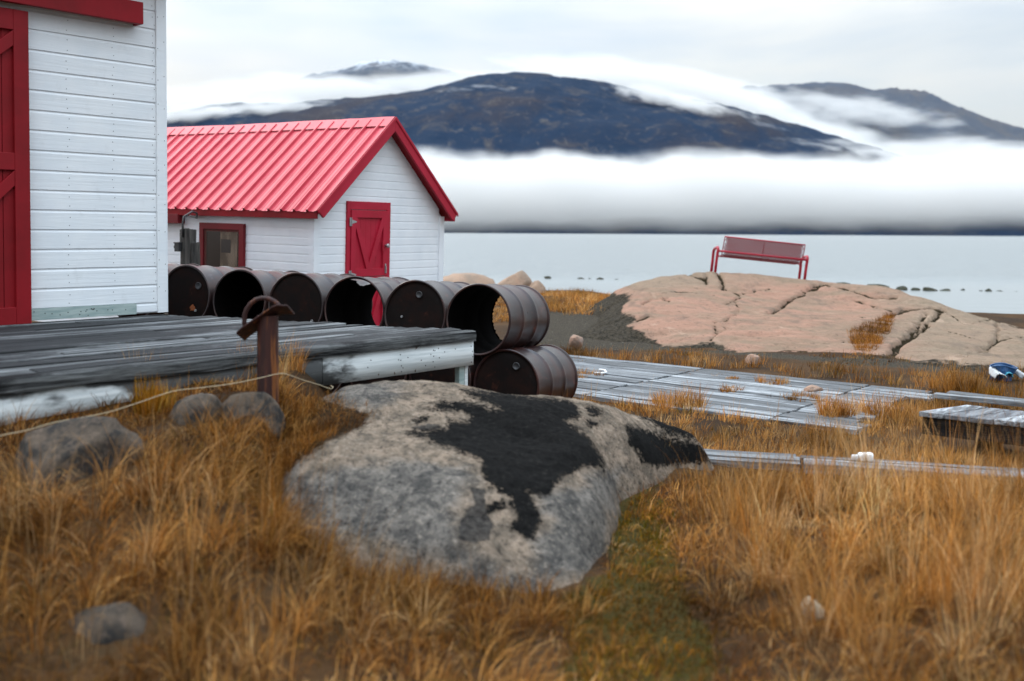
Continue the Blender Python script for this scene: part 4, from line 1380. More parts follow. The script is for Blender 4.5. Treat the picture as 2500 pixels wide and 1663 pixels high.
CR = [([(835, 212), (865, 255), (868, 290)], 7), ([(868, 290), (950, 325), (920, 350), (870, 370)], 3), ([(960, 320), (1095, 295)], 2.2), ([(925, 350), (945, 385), (940, 405), (895, 435), (830, 462), (824, 490), (832, 512)], 2.6),
      ([(855, 470), (885, 490), (830, 520), (795, 552)], 3), ([(1095, 415), (1150, 382), (1200, 338)], 6), ([(1200, 338), (1290, 302), (1365, 268)], 5), ([(1365, 268), (1500, 300), (1620, 330)], 3),
      ([(1520, 350), (1700, 400)], 2.5), ([(1690, 420), (1765, 398)], 10), ([(1760, 400), (1850, 395), (1950, 402)], 4), ([(1950, 402), (1900, 450), (1860, 486), (1800, 520)], 7), ([(1870, 425), (1825, 485), (1755, 540)], 7),
      ([(1800, 520), (1740, 570), (1715, 620)], 9), ([(1755, 540), (1715, 585), (1700, 625)], 9), ([(2140, 602), (2230, 552)], 6), ([(2230, 550), (2357, 538)], 3), ([(2226, 468), (2222, 550)], 5), ([(690, 215), (780, 245)], 7), ([(780, 222), (780, 262)], 7),
      ([(470, 372), (510, 350), (560, 345), (600, 358)], 5), ([(440, 450), (500, 428)], 4), ([(1240, 606), (1278, 606)], 5), ([(1620, 330), (1720, 332)], 7), ([(560, 320), (640, 310), (740, 318)], 1.6), ([(1950, 402), (2060, 470), (2200, 455)], 1.5),
      ([(1350, 560), (1480, 550)], 1.2), ([(1540, 430), (1640, 440)], 1.4), ([(2200, 455), (2357, 490)], 1.6), ([(1960, 500), (2100, 540), (2130, 545)], 1.2)]
wob = fbm(XO * 3, YO * 3, 0, 4, 90).ravel() * 5
wob2 = fbm(XO * 11, YO * 11, 0, 3, 93).ravel() * 3
crack = np.zeros(len(PO)); depth = np.zeros(len(PO))
for pts, wd in CR:
    d = linedist(Q + np.c_[wob, wob * .6] * 1.5 + np.c_[wob2, wob2], cr_(pts)); wd = wd * .92 * (1 + .5 * np.clip(wob2 / 2, -1, 1))
    crack = np.maximum(crack, 1 - d / (wd * .95)); depth = np.maximum(depth, np.exp(-(d / (wd * .7)) ** 2) * np.minimum(.10, .017 * wd))
BASE = [(1520, 748), (1545, 722), (1430, 700), (1400, 560), (2600, 560), (3300, 600), (3300, 905), (2700, 895), (2500, 892), (2330, 886), (2250, 878), (2120, 865), (2090, 862), (2060, 866), (1950, 870), (1880, 868), (1800, 858), (1740, 832), (1700, 838), (1620, 838), (1560, 806), (1530, 792), (1560, 780), (1548, 770), (1518, 762)]
soilm = -np.clip((polysd(Q + np.c_[wob, wob] * 1.2, BASE)) / 22, -1, 1)
tan = sst(Q[:, 1], 730, 690) * sst(Q[:, 0], 1500, 1560) * (1 - sst(Q[:, 0], 1650, 1800)) + sst(Q[:, 0], 2080, 2300) + .6 * sst(Q[:, 1], 705, 685)
OPX = dict(ZS=(Z0.ravel() - depth - .05 * sst(-soilm, .1, -.5)))
PO[:, 2] = OPX['ZS']
outc = np_mesh('bedrock', PO, grid_faces(len(xo), len(yo)), M['outcrop'], smooth=True, attrs={'crack': np.clip(crack, 0, 1), 'soil': soilm, 'tan': np.clip(tan, 0, 1)})
tag(outc, 'smooth pink bedrock hump with dark cracks carrying the red bench', 'rock')


def oz(x, y): return np.maximum(oc(x, y), gz(x, y))


# ================================================================== BIG LICHEN BOULDER
BD = [(770, 962, 5.75), (850, 940, 5.95), (950, 931, 6.05), (1080, 938, 6.15), (1200, 955, 6.2), (1300, 966, 6.28), (1400, 985, 6.35), (1500, 1004, 6.42), (1600, 1036, 6.46), (1690, 1072, 6.46),
      (715, 1090, 5.03), (860, 1050, 5.18), (1000, 1030, 5.33), (1150, 1060, 5.28), (1300, 1075, 5.38), (1450, 1080, 5.62), (1560, 1075, 5.97),
      (690, 1190, 4.67), (850, 1190, 4.60), (1000, 1200, 4.55), (1150, 1225, 4.53), (1300, 1230, 4.63), (1420, 1200, 4.90), (1490, 1140, 5.41),
      (740, 1290, 4.44), (900, 1310, 4.36), (1050, 1335, 4.28), (1180, 1370, 4.24), (1250, 1340, 4.36), (1330, 1330, 4.42), (1410, 1310, 4.55), (1455, 1260, 4.75)]
bp_ = [tuple(onY(*p)) for p in BD]
FOOT = [onY(a, b, Y)[:2] for a, b, Y in [(650, 1215, 4.64), (725, 1310, 4.38), (900, 1330, 4.28), (1060, 1360, 4.2), (1180, 1405, 4.14), (1290, 1448, 4.08), (1390, 1448, 4.10), (1455, 1400, 4.26),
                                          (1482, 1300, 4.6), (1490, 1210, 4.98), (1530, 1150, 5.45), (1600, 1110, 5.95), (1690, 1098, 6.3), (1760, 1085, 6.52)]]
FOOT += [np.array(q) for q in [(1.1, 6.85), (.4, 6.9), (-.4, 6.85), (-.95, 6.5), (-1.10, 6.1), (-1.14, 5.6), (-1.14, 5.0)]]
bp_ += [(q[0], q[1], .02) for q in FOOT[4:14:2]] + [(q[0], q[1], .18) for q in FOOT[:4:2]] + [(1.0, 6.95, .0), (.4, 7.1, .05), (-.4, 7.1, .15), (-1.0, 6.85, .3)]
bd = TPS(bp_, .003)
xb_, yb_ = np.arange(-1.6, 1.6, .0105), np.arange(3.9, 7.1, .0115)
XB, YB = np.meshgrid(xb_, yb_)
sdf = polysd(np.stack([XB, YB], -1), FOOT) + fbm(XB * 3, YB * 3, 0, 3, 44) * .03
ZB = bd(XB, YB) + fbm(XB * 2.2, YB * 2.2, 0, 4, 41) * .028 + fbm(XB * 9, YB * 9, 0, 4, 42) * .014 + fbm(XB * 30, YB * 30, 0, 3, 43) * .005
rim = np.clip(.12 - sdf, 0, .6)
ZB = ZB - rim ** 2 * 6.0 - np.maximum(0, -sdf) * 2.0
ZB = np.maximum(ZB, -.35)
BP = np.stack([XB, YB, ZB], -1).reshape(-1, 3)
BQ = proj(BP)
zb6 = 2357 / 1140.0
b6 = lambda pts: pxpoly(zb6, 640, 900, pts)
LICH = [[(1010, 110), (1130, 115), (1250, 120), (1330, 140), (1440, 150), (1540, 160), (1590, 190), (1610, 225), (1590, 255), (1530, 262), (1600, 310), (1660, 360), (1700, 420), (1730, 520), (1690, 500), (1640, 490), (1560, 525),
         (1490, 555), (1465, 630), (1380, 640), (1340, 620), (1390, 700), (1405, 770), (1370, 850), (1395, 870), (1340, 860), (1255, 810), (1260, 780), (1290, 760), (1255, 690), (1250, 650), (1180, 610), (1140, 580), (1110, 520),
         (1115, 460), (1040, 430), (960, 400), (860, 370), (800, 340), (740, 320), (760, 310), (850, 320), (930, 300), (940, 260), (1040, 270), (1060, 240), (1010, 215), (960, 215), (880, 210), (840, 190), (920, 175), (1010, 170),
         (1100, 180), (1150, 200), (1205, 205), (1130, 165), (1060, 140)],
        [(750, 265), (790, 250), (830, 250), (800, 275)],
        [(1130, 680), (1220, 668), (1230, 690), (1190, 715), (1140, 735)],
        [(1840, 290), (1900, 300), (1960, 320), (2060, 350), (2200, 390), (2260, 410), (2260, 470), (2100, 480), (2000, 490), (1930, 480), (1890, 420), (1850, 370)],
        [(1880, 200), (1960, 222), (2080, 248), (2200, 306), (2275, 355), (2265, 385), (2200, 365), (2120, 330), (2060, 330), (2010, 300), (1960, 260), (1900, 225)],
        [(1630, 190), (1730, 215), (1700, 245), (1640, 215)], [(1635, 260), (1700, 275), (1660, 292)]]
NOTCH = [(600, 1150), (640, 1060), (690, 990), (770, 968), (835, 985), (905, 1008), (885, 1045), (800, 1082), (725, 1135), (670, 1185), (620, 1200)]
SEMI = [[(1060, 610), (1120, 610), (1140, 680), (1150, 740), (1175, 800), (1140, 870), (1070, 885), (1000, 860), (990, 800), (1020, 730), (1060, 690)], [(740, 290), (850, 280), (900, 300), (760, 312)]]
GREY = [[(60, 560), (330, 470), (560, 450), (760, 470), (1010, 520), (1070, 640), (990, 720), (960, 900), (1100, 960), (1500, 1150), (1300, 1250), (900, 950), (300, 850), (60, 700)], [(300, 60), (700, 50), (760, 130), (560, 190), (380, 180)],
        [(1420, 640), (1730, 520), (1830, 480), (1750, 1000), (1300, 1150), (1420, 800)]]
lich = np.full(len(BP), -3.0)
for p in LICH: lich = np.maximum(lich, polysd(BQ, b6(p)) / 26)
semi = np.full(len(BP), -3.0)
for p in SEMI: semi = np.maximum(semi, polysd(BQ, b6(p)) / 26)
grey = np.full(len(BP), -3.0)
for p in GREY: grey = np.maximum(grey, polysd(BQ, b6(p)) / 90)
bo = np_mesh('boulder', BP, grid_faces(len(xb_), len(yb_)), M['boulder'], smooth=True,
             attrs={'cap': np.clip(polysd(BQ, NOTCH) / 30, -1, 1), 'lichen': np.clip(lich + .02, -1, 1), 'semi': np.clip(semi, -1, 1), 'grey': np.clip(grey, -1, 1)})
tag(bo, 'big rounded granite boulder spread with black lichen in front of the deck', 'boulder')


# ================================================================== LOOSE ROCKS
def rock(name, px0, px1, py0, py1, Y, mat, seed, label, cat='rock', group=None, depth=1.0, sink=.25, sub=4, rough=.35, flat=1.0, blocky=0.0, gfun=gz):
    """a stone filling the given extent of the photo at distance Y, sunk a little in what carries it"""
    a, b = onY(px0, py1, Y), onY(px1, py0, Y)
    wx, hz = b[0] - a[0], b[2] - a[2]
    bm = bmesh.new(); bmesh.ops.create_icosphere(bm, subdivisions=sub, radius=1.0)
    V = np.array([v.co[:] for v in bm.verts]); F = np.array([[v.index for v in f.verts] for f in bm.faces]); bm.free()
    if blocky: V = V / np.max(np.abs(V), axis=1)[:, None] ** blocky
    n1 = fbm(V[:, 0] * 1.1 + seed * 3.1, V[:, 1] * 1.1, V[:, 2] * 1.1, 3, seed)
    n2 = fbm(V[:, 0] * 4 + seed, V[:, 1] * 4, V[:, 2] * 4, 4, seed + 5)
    V = V * (1 + rough * n1 + .10 * n2)[:, None]
    r3 = np.random.default_rng(seed + 100)
    for _ in range(14):
        dn = r3.normal(0, 1, 3); dn /= np.linalg.norm(dn); lim = r3.uniform(.62, .92)
        ex_ = np.maximum(V @ dn - lim, 0); V = V - ex_[:, None] * .85 * dn
    V = V * (1 + .05 * fbm(V[:, 0] * 7 + seed, V[:, 1] * 7, V[:, 2] * 7, 4, seed + 9))[:, None]
    V = (V - (V.max(0) + V.min(0)) / 2) / ((V.max(0) - V.min(0)) / 2)
    hh = hz * (1 + sink) / 2
    V = V * [wx / 2, wx / 2 * depth, hh]
    cx, cz_ = (a[0] + b[0]) / 2, b[2] - hh
    o = np_mesh(name, V, F, mat, smooth=True)
    o.location = (cx, Y, cz_)
    return tag(o, label, cat, group)


RK = M['rock_grey']
rock('boulder', 22, 345, 1018, 1225, 4.55, RK, 3, 'rounded grey brown boulder below the left end of the deck', 'boulder', depth=.8, sink=.25, rough=.22)
rock('boulder', 392, 560, 962, 1075, 5.15, RK, 5, 'grey rock left of the bollard, half sunk in grass', 'boulder', depth=.8, sink=.5, rough=.25)
rock('boulder', 535, 692, 955, 1045, 5.2, RK, 6, 'grey striped rock just below the bollard foot', 'boulder', depth=.8, sink=.5, rough=.25)
rock('boulder', 140, 410, 1462, 1680, 3.45, RK, 8, 'dark rock buried in the near grass at lower left', 'boulder', depth=.7, sink=.2, rough=.25)
rock('boulder', 470, 620, 1388, 1445, 3.75, M['rock_pale'], 9, 'pale flat stone showing through the near grass', 'stone', depth=.8, sink=.8, rough=.25)
rock('stone', 1952, 2018, 1458, 1512, 3.75, M['rock_pale'], 12, 'small pale stone in the grass at right front', 'stone', sink=.5)
rock('stone', 650, 705, 1646, 1690, 3.22, M['rock_pale'], 13, 'pale pebble at the very bottom of the grass', 'stone', sink=.3)
rock('stone', 1388, 1424, 817, 850, 13.6, M['rock_stone'], 14, 'tan pointed stone lying on the dark soil', 'stone', depth=.9, sink=.1, rough=.5)
rock('stone', 1820, 1856, 864, 890, 12.2, M['rock_stone'], 15, 'grey pink stone at the edge of the pink bedrock', 'stone', sink=.3)
st_ = rock('stone', 1962, 2012, 940, 966, 9.9, M['rock_stone'], 16, 'small pinkish wedge of granite lying on the boardwalk', 'stone', depth=.7, sink=.05, rough=.6, blocky=.4)
rock('stone', 399, 411, 764, 770, 8.7, RK, 17, 'small grey pebble on the deck at the building corner', 'stone', sub=3, sink=.02)
rock('stone', 940, 956, 952, 962, 5.75, M['rock_pale'], 18, 'tiny whitish pebble on top of the lichen boulder', 'stone', sub=3, sink=.3)
rock('stone', 1772, 1790, 697, 708, 19.9, M['rag'], 19, 'small white chip lying in the bedrock crack below bench', 'stone', sub=3, sink=.1)
PK = M['rock_pink']
for i, (a, b, c, d, Y, lb) in enumerate([(1030, 1222, 668, 722, 25.5, 'low pink shore rock seen behind the hollow drum'), (1208, 1302, 660, 716, 24.6, 'rounded pink shore rock with darker top'),
                                         (1285, 1345, 684, 735, 23.6, 'tan shore rock half under orange grass'), (1338, 1385, 714, 748, 23, 'small tan shore rock at the end of the row')]):
    rock('shore_rock', a, b, c, d, Y, PK, 30 + i, lb, 'rock', 'rocks on the near shore', depth=.9, sink=.9, rough=.28, blocky=.15)
WR = [(1328, 1346, 674, 681, 51), (1408, 1430, 677, 684, 51), (1436, 1444, 679, 684, 51), (1452, 1474, 677, 686, 50.5), (1498, 1512, 681, 687, 50.5), (1538, 1552, 683, 688, 50.5), (1566, 1602, 684, 690, 50.5),
      (2030, 2082, 689, 703, 44), (2117, 2171, 693, 711, 42.5), (2186, 2216, 698, 711, 42.3), (2224, 2246, 702, 712, 42.2), (2252, 2289, 701, 714, 42), (2294, 2323, 705, 715, 42), (2344, 2358, 705, 714, 42.5), (2390, 2402, 709, 715, 42), (2404, 2422, 704, 716, 41.8), (2432, 2450, 709, 715, 42), (2470, 2492, 711, 716, 42)]
WL = {8: 'dark block shaped rock, largest in the row of rocks in the water', 11: 'brown topped rock in the middle of the right water row', 7: 'weedy rock peeping over the bedrock right of the bench', 15: 'dark lump with a pale side near right end of water row',
      0: 'lone green lump at the left end of the far water row', 3: 'largest green lump in the left row of rocks in water'}
for i, (a, b, c, d, Y) in enumerate(WR):
    lb = WL.get(i, 'small weedy lump awash in the left water row' if i < 7 else 'small dark rock awash in the right water row')
    rock('water_rock', a, b, c, d, Y, M['rock_weed'], 50 + i, lb, 'rock', 'rocks awash in the water left of bench' if i < 7 else 'rocks awash in the water right of bench', depth=.7, sink=.5, sub=3, rough=.3, blocky=.8 if i == 8 else .1)

# ================================================================== BOARDWALK
PD = onz(2260, 985, .03) - onz(1660, 920, .03); PD /= np.linalg.norm(PD)
AP = math.atan2(PD[1], PD[0])
orig = onz(1390, 868, .03)
o2 = np.array([orig[0], orig[1]]); ex, ey = PD[:2], np.array([-PD[1], PD[0]])
tol = lambda px_, py_: (lambda p: ((p[:2] - o2) @ ex, (p[:2] - o2) @ ey))(onz(px_, py_, .03))


def boards(name, loc, rz, x0, x1, y0, y1, wd, zt, label, cat, mat, thick=.04, joints=(), skip=.0, pale=(), seed=1, pmat=None, group=None):
    rr = random.Random(seed); mb = MB(); y = y0; i = 0
    while y < y1 - wd * .5:
        cuts = [x0 + rr.uniform(-.06, .06)] + sorted(j + rr.uniform(-.015, .015) for j in joints) + [x1 + rr.uniform(-.15, .10)]
        for k, (a, b) in enumerate(zip(cuts[:-1], cuts[1:])):
            if rr.random() < skip: continue
            dz = rr.uniform(-.006, .006); n = max(2, int((b - a) / .4)); vs, fs = [], []
            for q in range(n + 1):
                x = a + .012 + (b - a - .024) * q / n; s = rr.uniform(-.004, .004)
                vs += [(x, y + .006 + rr.uniform(-.003, .003), zt - thick), (x, y + .006 + rr.uniform(-.004, .004), zt + dz + s), (x, y + wd - .006, zt + dz + s + rr.uniform(-.004, .004)), (x, y + wd - .006, zt - thick)]
            for q in range(n):
                for c in range(3): fs.append((4 * q + c, 4 * q + 4 + c, 4 * q + 5 + c, 4 * q + 1 + c))
            fs += [(0, 1, 2, 3), (4 * n + 3, 4 * n + 2, 4 * n + 1, 4 * n)]
            mb.add(vs, fs, 1 if (i, k) in pale else 0)
        y += wd; i += 1
    o = mb.build(name, [mat, pmat or mat], bevel=.004, seg=1)
    o.location = loc; o.rotation_euler = (0, 0, rz)
    return tag(o, label, cat, group)


jt = tol(1640, 917)[0]
xr_ = tol(2262, 968)[0]
yn = tol(1700, 1000)[1]
pal = {(i, k) for i, k in ((0, 0), (1, 0), (2, 0), (13, 1), (12, 1), (6, 0), (19, 0))}
boards('boardwalk', (orig[0], orig[1], 0), AP, -3.0, xr_, yn, .02, .165, .030, 'bleached grey boardwalk of long planks lying flat in the grass', 'boardwalk', M['walk'], .05, (jt, jt + 1.9), .03,
       {(i, k) for i in range(40) for k in (0, 1) if (i * 7 + k * 5) % 9 == 0} | {(9, 1), (10, 1)}, 5, M['walk_pale'])
s0, s1 = onz(1560, 1087, .085), onz(2600, 1153, .085)
dS = s1 - s0
boards('boardwalk', (s0[0], s0[1], 0), math.atan2(dS[1], dS[0]), 0, float(np.linalg.norm(dS[:2])), -.26, .06, .10, .085, 'narrow run of grey boards carrying the white bottle', 'boardwalk', M['walk'], .09, (1.1,), 0, {(1, 0)}, 8, M['walk_pale'])

# ================================================================== LOW PLATFORM at right
lp0, lp1 = onz(2248, 1003, .30), onz(2500, 1031, .30)
dl_ = lp1 - lp0
lpa = math.atan2(dl_[1], dl_[0])
plat = empty('plank_platform', (lp0[0], lp0[1], 0), lpa, 'low black sided platform with pale worn planks on top', 'platform')
mb = MB(); rr = random.Random(3)
for k in range(16):
    x = -.01 + k * .168
    vs = []
    sk = .20
    x0, x1 = x + .005, x + .161
    e = rr.uniform(-.02, .02)
    for zz in (.262, .300 + rr.uniform(-.004, .004)):
        vs += [(x0, -.025 + e, zz), (x1, -.025 + e + rr.uniform(-.006, .006), zz), (x1 + sk, .50, zz), (x0 + sk, .50, zz)]
    mb.add(vs, [(0, 3, 2, 1), (4, 5, 6, 7), (0, 1, 5, 4), (1, 2, 6, 5), (2, 3, 7, 6), (3, 0, 4, 7)])
mb.build('decking', [M['plat_top']], plat, bevel=.006)
mb = MB(); mb.box((.012, .0, .130), (2.7, .04, .2605)); mb.build('side_beam', [M['black_wood']], plat, bevel=.004)
mb = MB(); mb.add([(.012, .041, .13), (.2, .48, .13), (.24, .48, .13), (.052, .041, .13), (.012, .041, .2605), (.2, .48, .2605), (.24, .48, .2605), (.052, .041, .2605)],
                  [(0, 1, 2, 3), (4, 7, 6, 5), (0, 4, 5, 1), (1, 5, 6, 2), (2, 6, 7, 3), (3, 7, 4, 0)]); mb.build('end_beam', [M['black_wood']], plat)
mb = MB(); mb.box((.2, .44, .130), (2.9, .48, .2605)); mb.build('back_beam', [M['black_wood']], plat, bevel=.004)
for xx in (.35, 1.45, 2.5):
    mb = MB(); mb.box((xx, .10, -.12), (xx + .12, .40, .1295)); mb.build('block', [M['black_wood']], plat, bevel=.004)
q0 = onz(2310, 975, .16)
boards('loose_board', (q0[0], q0[1], 0), lpa, -.1, 2.6, .0, .26, .13, .20, 'grey boards lying behind the low black platform', 'board', M['walk'], .04, (), 0, (), 4)

# ================================================================== LITTER
bp0 = onz(2107, 1127, .085)
bot = empty('plastic_bottle', (bp0[0], bp0[1], .089), math.atan2(dS[1], dS[0]) + rad(14), 'white plastic bottle lying on the narrow boards', 'bottle')
mb = MB(); vs, fs = [], []
rings = [(-.062, .009), (-.060, .013), (-.046, .013), (-.043, .012), (-.028, .025), (-.015, .028), (.05, .029), (.058, .027), (.060, .020)]
for x, r_ in rings:
    for k in range(20):
        a = 2 * math.pi * k / 20; ca, sa = math.cos(a), math.sin(a); e = .55
        vs.append((x, r_ * math.copysign(abs(ca) ** e, ca) * 1.15, .028 + r_ * math.copysign(abs(sa) ** e, sa)))
for i in range(len(rings) - 1):
    for k in range(20): fs.append((i * 20 + k, (i + 1) * 20 + k, (i + 1) * 20 + (k + 1) % 20, i * 20 + (k + 1) % 20))
fs += [tuple(range(20)), tuple(range((len(rings) - 1) * 20 + 19, (len(rings) - 1) * 20 - 1, -1))]
mb.add(vs, fs); smooth_by_angle(mb.build('flask', [M['plastic']], bot), 50)
mb = MB(); mb.tube([(-.074, 0, .028), (-.058, 0, .028)], .0145, 14); mb.build('cap', [M['plastic']], bot)

ub = onz(2446, 930, .0); ub[2] = float(gz(ub[0], ub[1]))
tub = empty('crushed_tub', ub, rad(20), 'crushed blue plastic tub dumped in grass at the right edge', 'tub')
mb = MB(); n = 24; vs, fs = [], []
for zz, r_ in ((.0, .085), (.06, .10), (.11, .105), (.16, .115)):
    for k in range(n):
        a = 2 * math.pi * k / n; q = 1 + .18 * math.sin(3 * a + zz * 20) + .1 * math.sin(5 * a)
        vs.append((r_ * q * math.cos(a) * 1.15, r_ * q * math.sin(a), zz - .01 + (.02 * math.sin(2 * a) if zz > .1 else 0)))
for i in range(3):
    for k in range(n): fs.append((i * n + k, i * n + (k + 1) % n, (i + 1) * n + (k + 1) % n, (i + 1) * n + k))
fs.append(tuple(range(n - 1, -1, -1)))
mb.add(vs, fs); o = mb.build('body', [M['blue_tub']], tub); sm = o.modifiers.new('solid', 'SOLIDIFY'); sm.thickness = .005
mb = MB()
for k in range(n): pass
mb.tube([(.118 * (1 + .18 * math.sin(6.28 * 3 * k / n + 3.2)) * 1.15 * math.cos(6.28 * k / n), .118 * (1 + .18 * math.sin(6.28 * 3 * k / n + 3.2)) * math.sin(6.28 * k / n), .155 + .02 * math.sin(12.56 * k / n)) for k in range(n + 1)], .007, 6)
mb.build('brim', [M['blue_tub']], tub, smooth=True)


def crumple(name, px0, px1, py0, py1, Y, mat, seed, label, cat):
    a, b = onY(px0, py1, Y), onY(px1, py0, Y); nx, ny = 26, 20
    u, v = np.meshgrid(np.linspace(0, 1, nx), np.linspace(0, 1, ny))
    x = (a[0] + b[0]) / 2 + (u - .5) * (b[0] - a[0]) * (1 + .25 * fbm(v * 3, u * 2, 0, 2, seed))
    y = Y + (v - .5) * .20 + .03 * fbm(u * 5, v * 5, 0, 3, seed + 1)
    z = a[2] + (b[2] - a[2]) * (.30 + .65 * v + .35 * fbm(u * 3.5, v * 3.5, 0, 4, seed + 2)) - .05 * (2 * u - 1) ** 4
    Pm = np.stack([x - x.mean(), y - Y, z - a[2]], -1).reshape(-1, 3)
    o = np_mesh(name, Pm, grid_faces(nx, ny), mat, smooth=True)
    o.location = (float(x.mean()), Y, float(a[2]))
    s = o.modifiers.new('solid', 'SOLIDIFY'); s.thickness = .008
    return tag(o, label, cat)


crumple('rag', 2420, 2446, 899, 914, 10.72, M['rag'], 3, 'crumpled white rag draped on the left of blue tub', 'rag')
crumple('plastic_sheet', 2442, 2466, 901, 911, 10.8, M['teal'], 7, 'torn teal plastic sheet on top of the blue tub', 'sheet')
crumple('rag', 2484, 2498, 903, 914, 10.8, M['rag'], 9, 'white rag on the grass right of the blue tub', 'rag')
mb = MB(); pc = onz(1466, 911, .05)
mb.tube([(pc[0] - .06, pc[1] + .02, .048), (pc[0] + .02, pc[1], .048), (pc[0] + .07, pc[1] + .05, .052), (pc[0] + .06, pc[1] + .13, .062), (pc[0] + .0, pc[1] + .16, .066)], .012, 8)
tag(mb.build('hooked_pipe', [M['plastic']], smooth=True), 'small hooked piece of white pipe lying on the boardwalk', 'pipe')

# ================================================================== CORD
cpx = [(-900, 1330, 3.6), (-400, 1180, 4.0), (-30, 1072, 4.42), (60, 1052, 4.5), (140, 1030, 4.58), (250, 1010, 4.72), (330, 986, 4.86), (420, 956, 4.98), (480, 948, 5.05), (560, 938, 5.14), (630, 924, 5.22), (678, 913, 5.26), (700, 914, 5.30), (740, 928, 5.45), (780, 940, 5.6), (806, 949, 5.66), (813, 945, 5.7), (806, 941, 5.72)]
pts = [Vector([float(c) for c in onY(*q)]) for q in cpx]
fine = []
for i in range(len(pts) - 1):
    p0, p1, p2, p3 = pts[max(i - 1, 0)], pts[i], pts[i + 1], pts[min(i + 2, len(pts) - 1)]
    for t in np.linspace(0, 1, 6, endpoint=False):
        t = float(t)
        fine.append(.5 * ((2 * p1) + (p2 - p0) * t + (2 * p0 - 5 * p1 + 4 * p2 - p3) * t * t + (3 * p1 - p0 - 3 * p2 + p3) * t ** 3))
mb = MB(); mb.tube(fine, .0020, 6); tag(mb.build('cord', [M['cord']], smooth=True), 'thin pale cord stretched over grass along the deck front', 'cord')

# ================================================================== GRASS
PAL = np.array([(.46, .235, .070), (.37, .145, .028), (.095, .034, .010), (.58, .37, .18), (.060, .048, .010), (.175, .068, .016)])


def blades(root, L, az, th0, th1, wd, col, seg=4, rng=RNG):
    """curved tapering blades: root (n,3), length, heading, start and end lean from the vertical"""
    n = len(root); t = np.linspace(0, 1, seg + 1)
    th = th0[:, None] + (th1 - th0)[:, None] * (t[:-1] + .5 / seg)[None]
    hx = np.c_[np.zeros(n), np.cumsum(np.sin(th), 1)] * (L / seg)[:, None]
    vz = np.c_[np.zeros(n), np.cumsum(np.cos(th), 1)] * (L / seg)[:, None]
    d = np.stack([np.cos(az), np.sin(az)], -1)
    tw = az + math.pi / 2 + rng.normal(0, .7, n)
    sd_ = np.stack([np.cos(tw), np.sin(tw)], -1)
    w_ = wd[:, None] * np.clip(1.05 - t ** 1.6, .12, 1)[None] * .5
    P = np.zeros((n, seg + 1, 2, 3), np.float32)
    for k, sg in ((0, -1), (1, 1)):
        P[:, :, k, 0] = root[:, None, 0] + d[:, None, 0] * hx + sg * sd_[:, None, 0] * w_
        P[:, :, k, 1] = root[:, None, 1] + d[:, None, 1] * hx + sg * sd_[:, None, 1] * w_
        P[:, :, k, 2] = root[:, None, 2] + vz
    V = P.reshape(-1, 3)
    b = (np.arange(n) * (seg + 1) * 2)[:, None] + (np.arange(seg) * 2)[None]
    F = np.stack([b, b + 1, b + 3, b + 2], -1).reshape(-1, 4)
    C = np.repeat(col, (seg + 1) * 2, axis=0)
    return V, F, C


def grass(name, label, tufts, per, spread, Lm, lean, width=.0032, pal=(.30, .25, .14, .14, .05, .12), wind=(0, 0), kind='stuff', cat='grass', zf=gz, local=False, seg=4, group=None, mat=None, droop=.6, hue=None):
    """tufts (n,2) of blades on the ground as one mesh"""
    tufts = np.asarray(tufts, float); T = len(tufts)
    cnt = np.maximum(1, RNG.poisson(per, T)); idx = np.repeat(np.arange(T), cnt); n = len(idx)
    ang, rr_ = RNG.uniform(0, 2 * math.pi, n), np.sqrt(RNG.uniform(0, 1, n)) * spread
    xy = tufts[idx] + np.stack([np.cos(ang), np.sin(ang)], -1) * rr_[:, None]
    z = zf(xy[:, 0], xy[:, 1]) - .006
    tl = RNG.uniform(.75, 1.25, T)[idx]
    tl = tl * (1 + .5 * fbm(xy[:, 0] * 1.7, xy[:, 1] * 1.7, 0, 2, 67))
    L = Lm * tl * RNG.uniform(.35, 1.25, n)
    sw = fbm(xy[:, 0] * .9, xy[:, 1] * .9, 0, 2, 61) * 3.0
    dx = np.cos(ang) * .8 + np.cos(sw) * .5 + wind[0]; dy = np.sin(ang) * .8 + np.sin(sw) * .5 + wind[1]
    az = np.arctan2(dy, dx) + RNG.normal(0, .35, n)
    th0 = np.abs(RNG.normal(0, .25, n)) * lean
    th1 = th0 + np.abs(RNG.normal(droop, .45, n)) * lean
    pr = np.array(pal) / sum(pal)
    tc_ = RNG.choice(len(PAL), T, p=pr); bc = RNG.choice(len(PAL), n, p=pr)
    pn = fbm(tufts[:, 0] * 1.3, tufts[:, 1] * 1.3, 0, 3, 63)
    col = PAL[tc_[idx]] * .6 + PAL[bc] * .4
    col = col * (1 + .9 * pn[idx])[:, None] * RNG.uniform(.45, 1.4, n)[:, None]
    if hue is not None: col = col * hue
    root = np.c_[xy, z]
    V, F, C = blades(root, L, az, th0, th1, width * RNG.uniform(.6, 1.3, n), np.clip(col, .004, .8), seg)
    off = None
    if local:
        off = np.r_[tufts.mean(0), zf(*tufts.mean(0))]; V = V - off
    o = np_mesh(name, V, F, mat or M['grass'], smooth=True, colors={'col': C})
    if local: o.location = [float(c) for c in off]
    return tag(o, label, cat, group, kind)


def scatter(x0, x1, y0, y1, dens, test):
    n = int((x1 - x0) * (y1 - y0) * dens)
    p = np.c_[RNG.uniform(x0, x1, n), RNG.uniform(y0, y1, n)]
    g = np.c_[p, gz(p[:, 0], p[:, 1])]
    px = proj(g)
    pr = test(p, px)
    return p[RNG.uniform(0, 1, n) < pr]


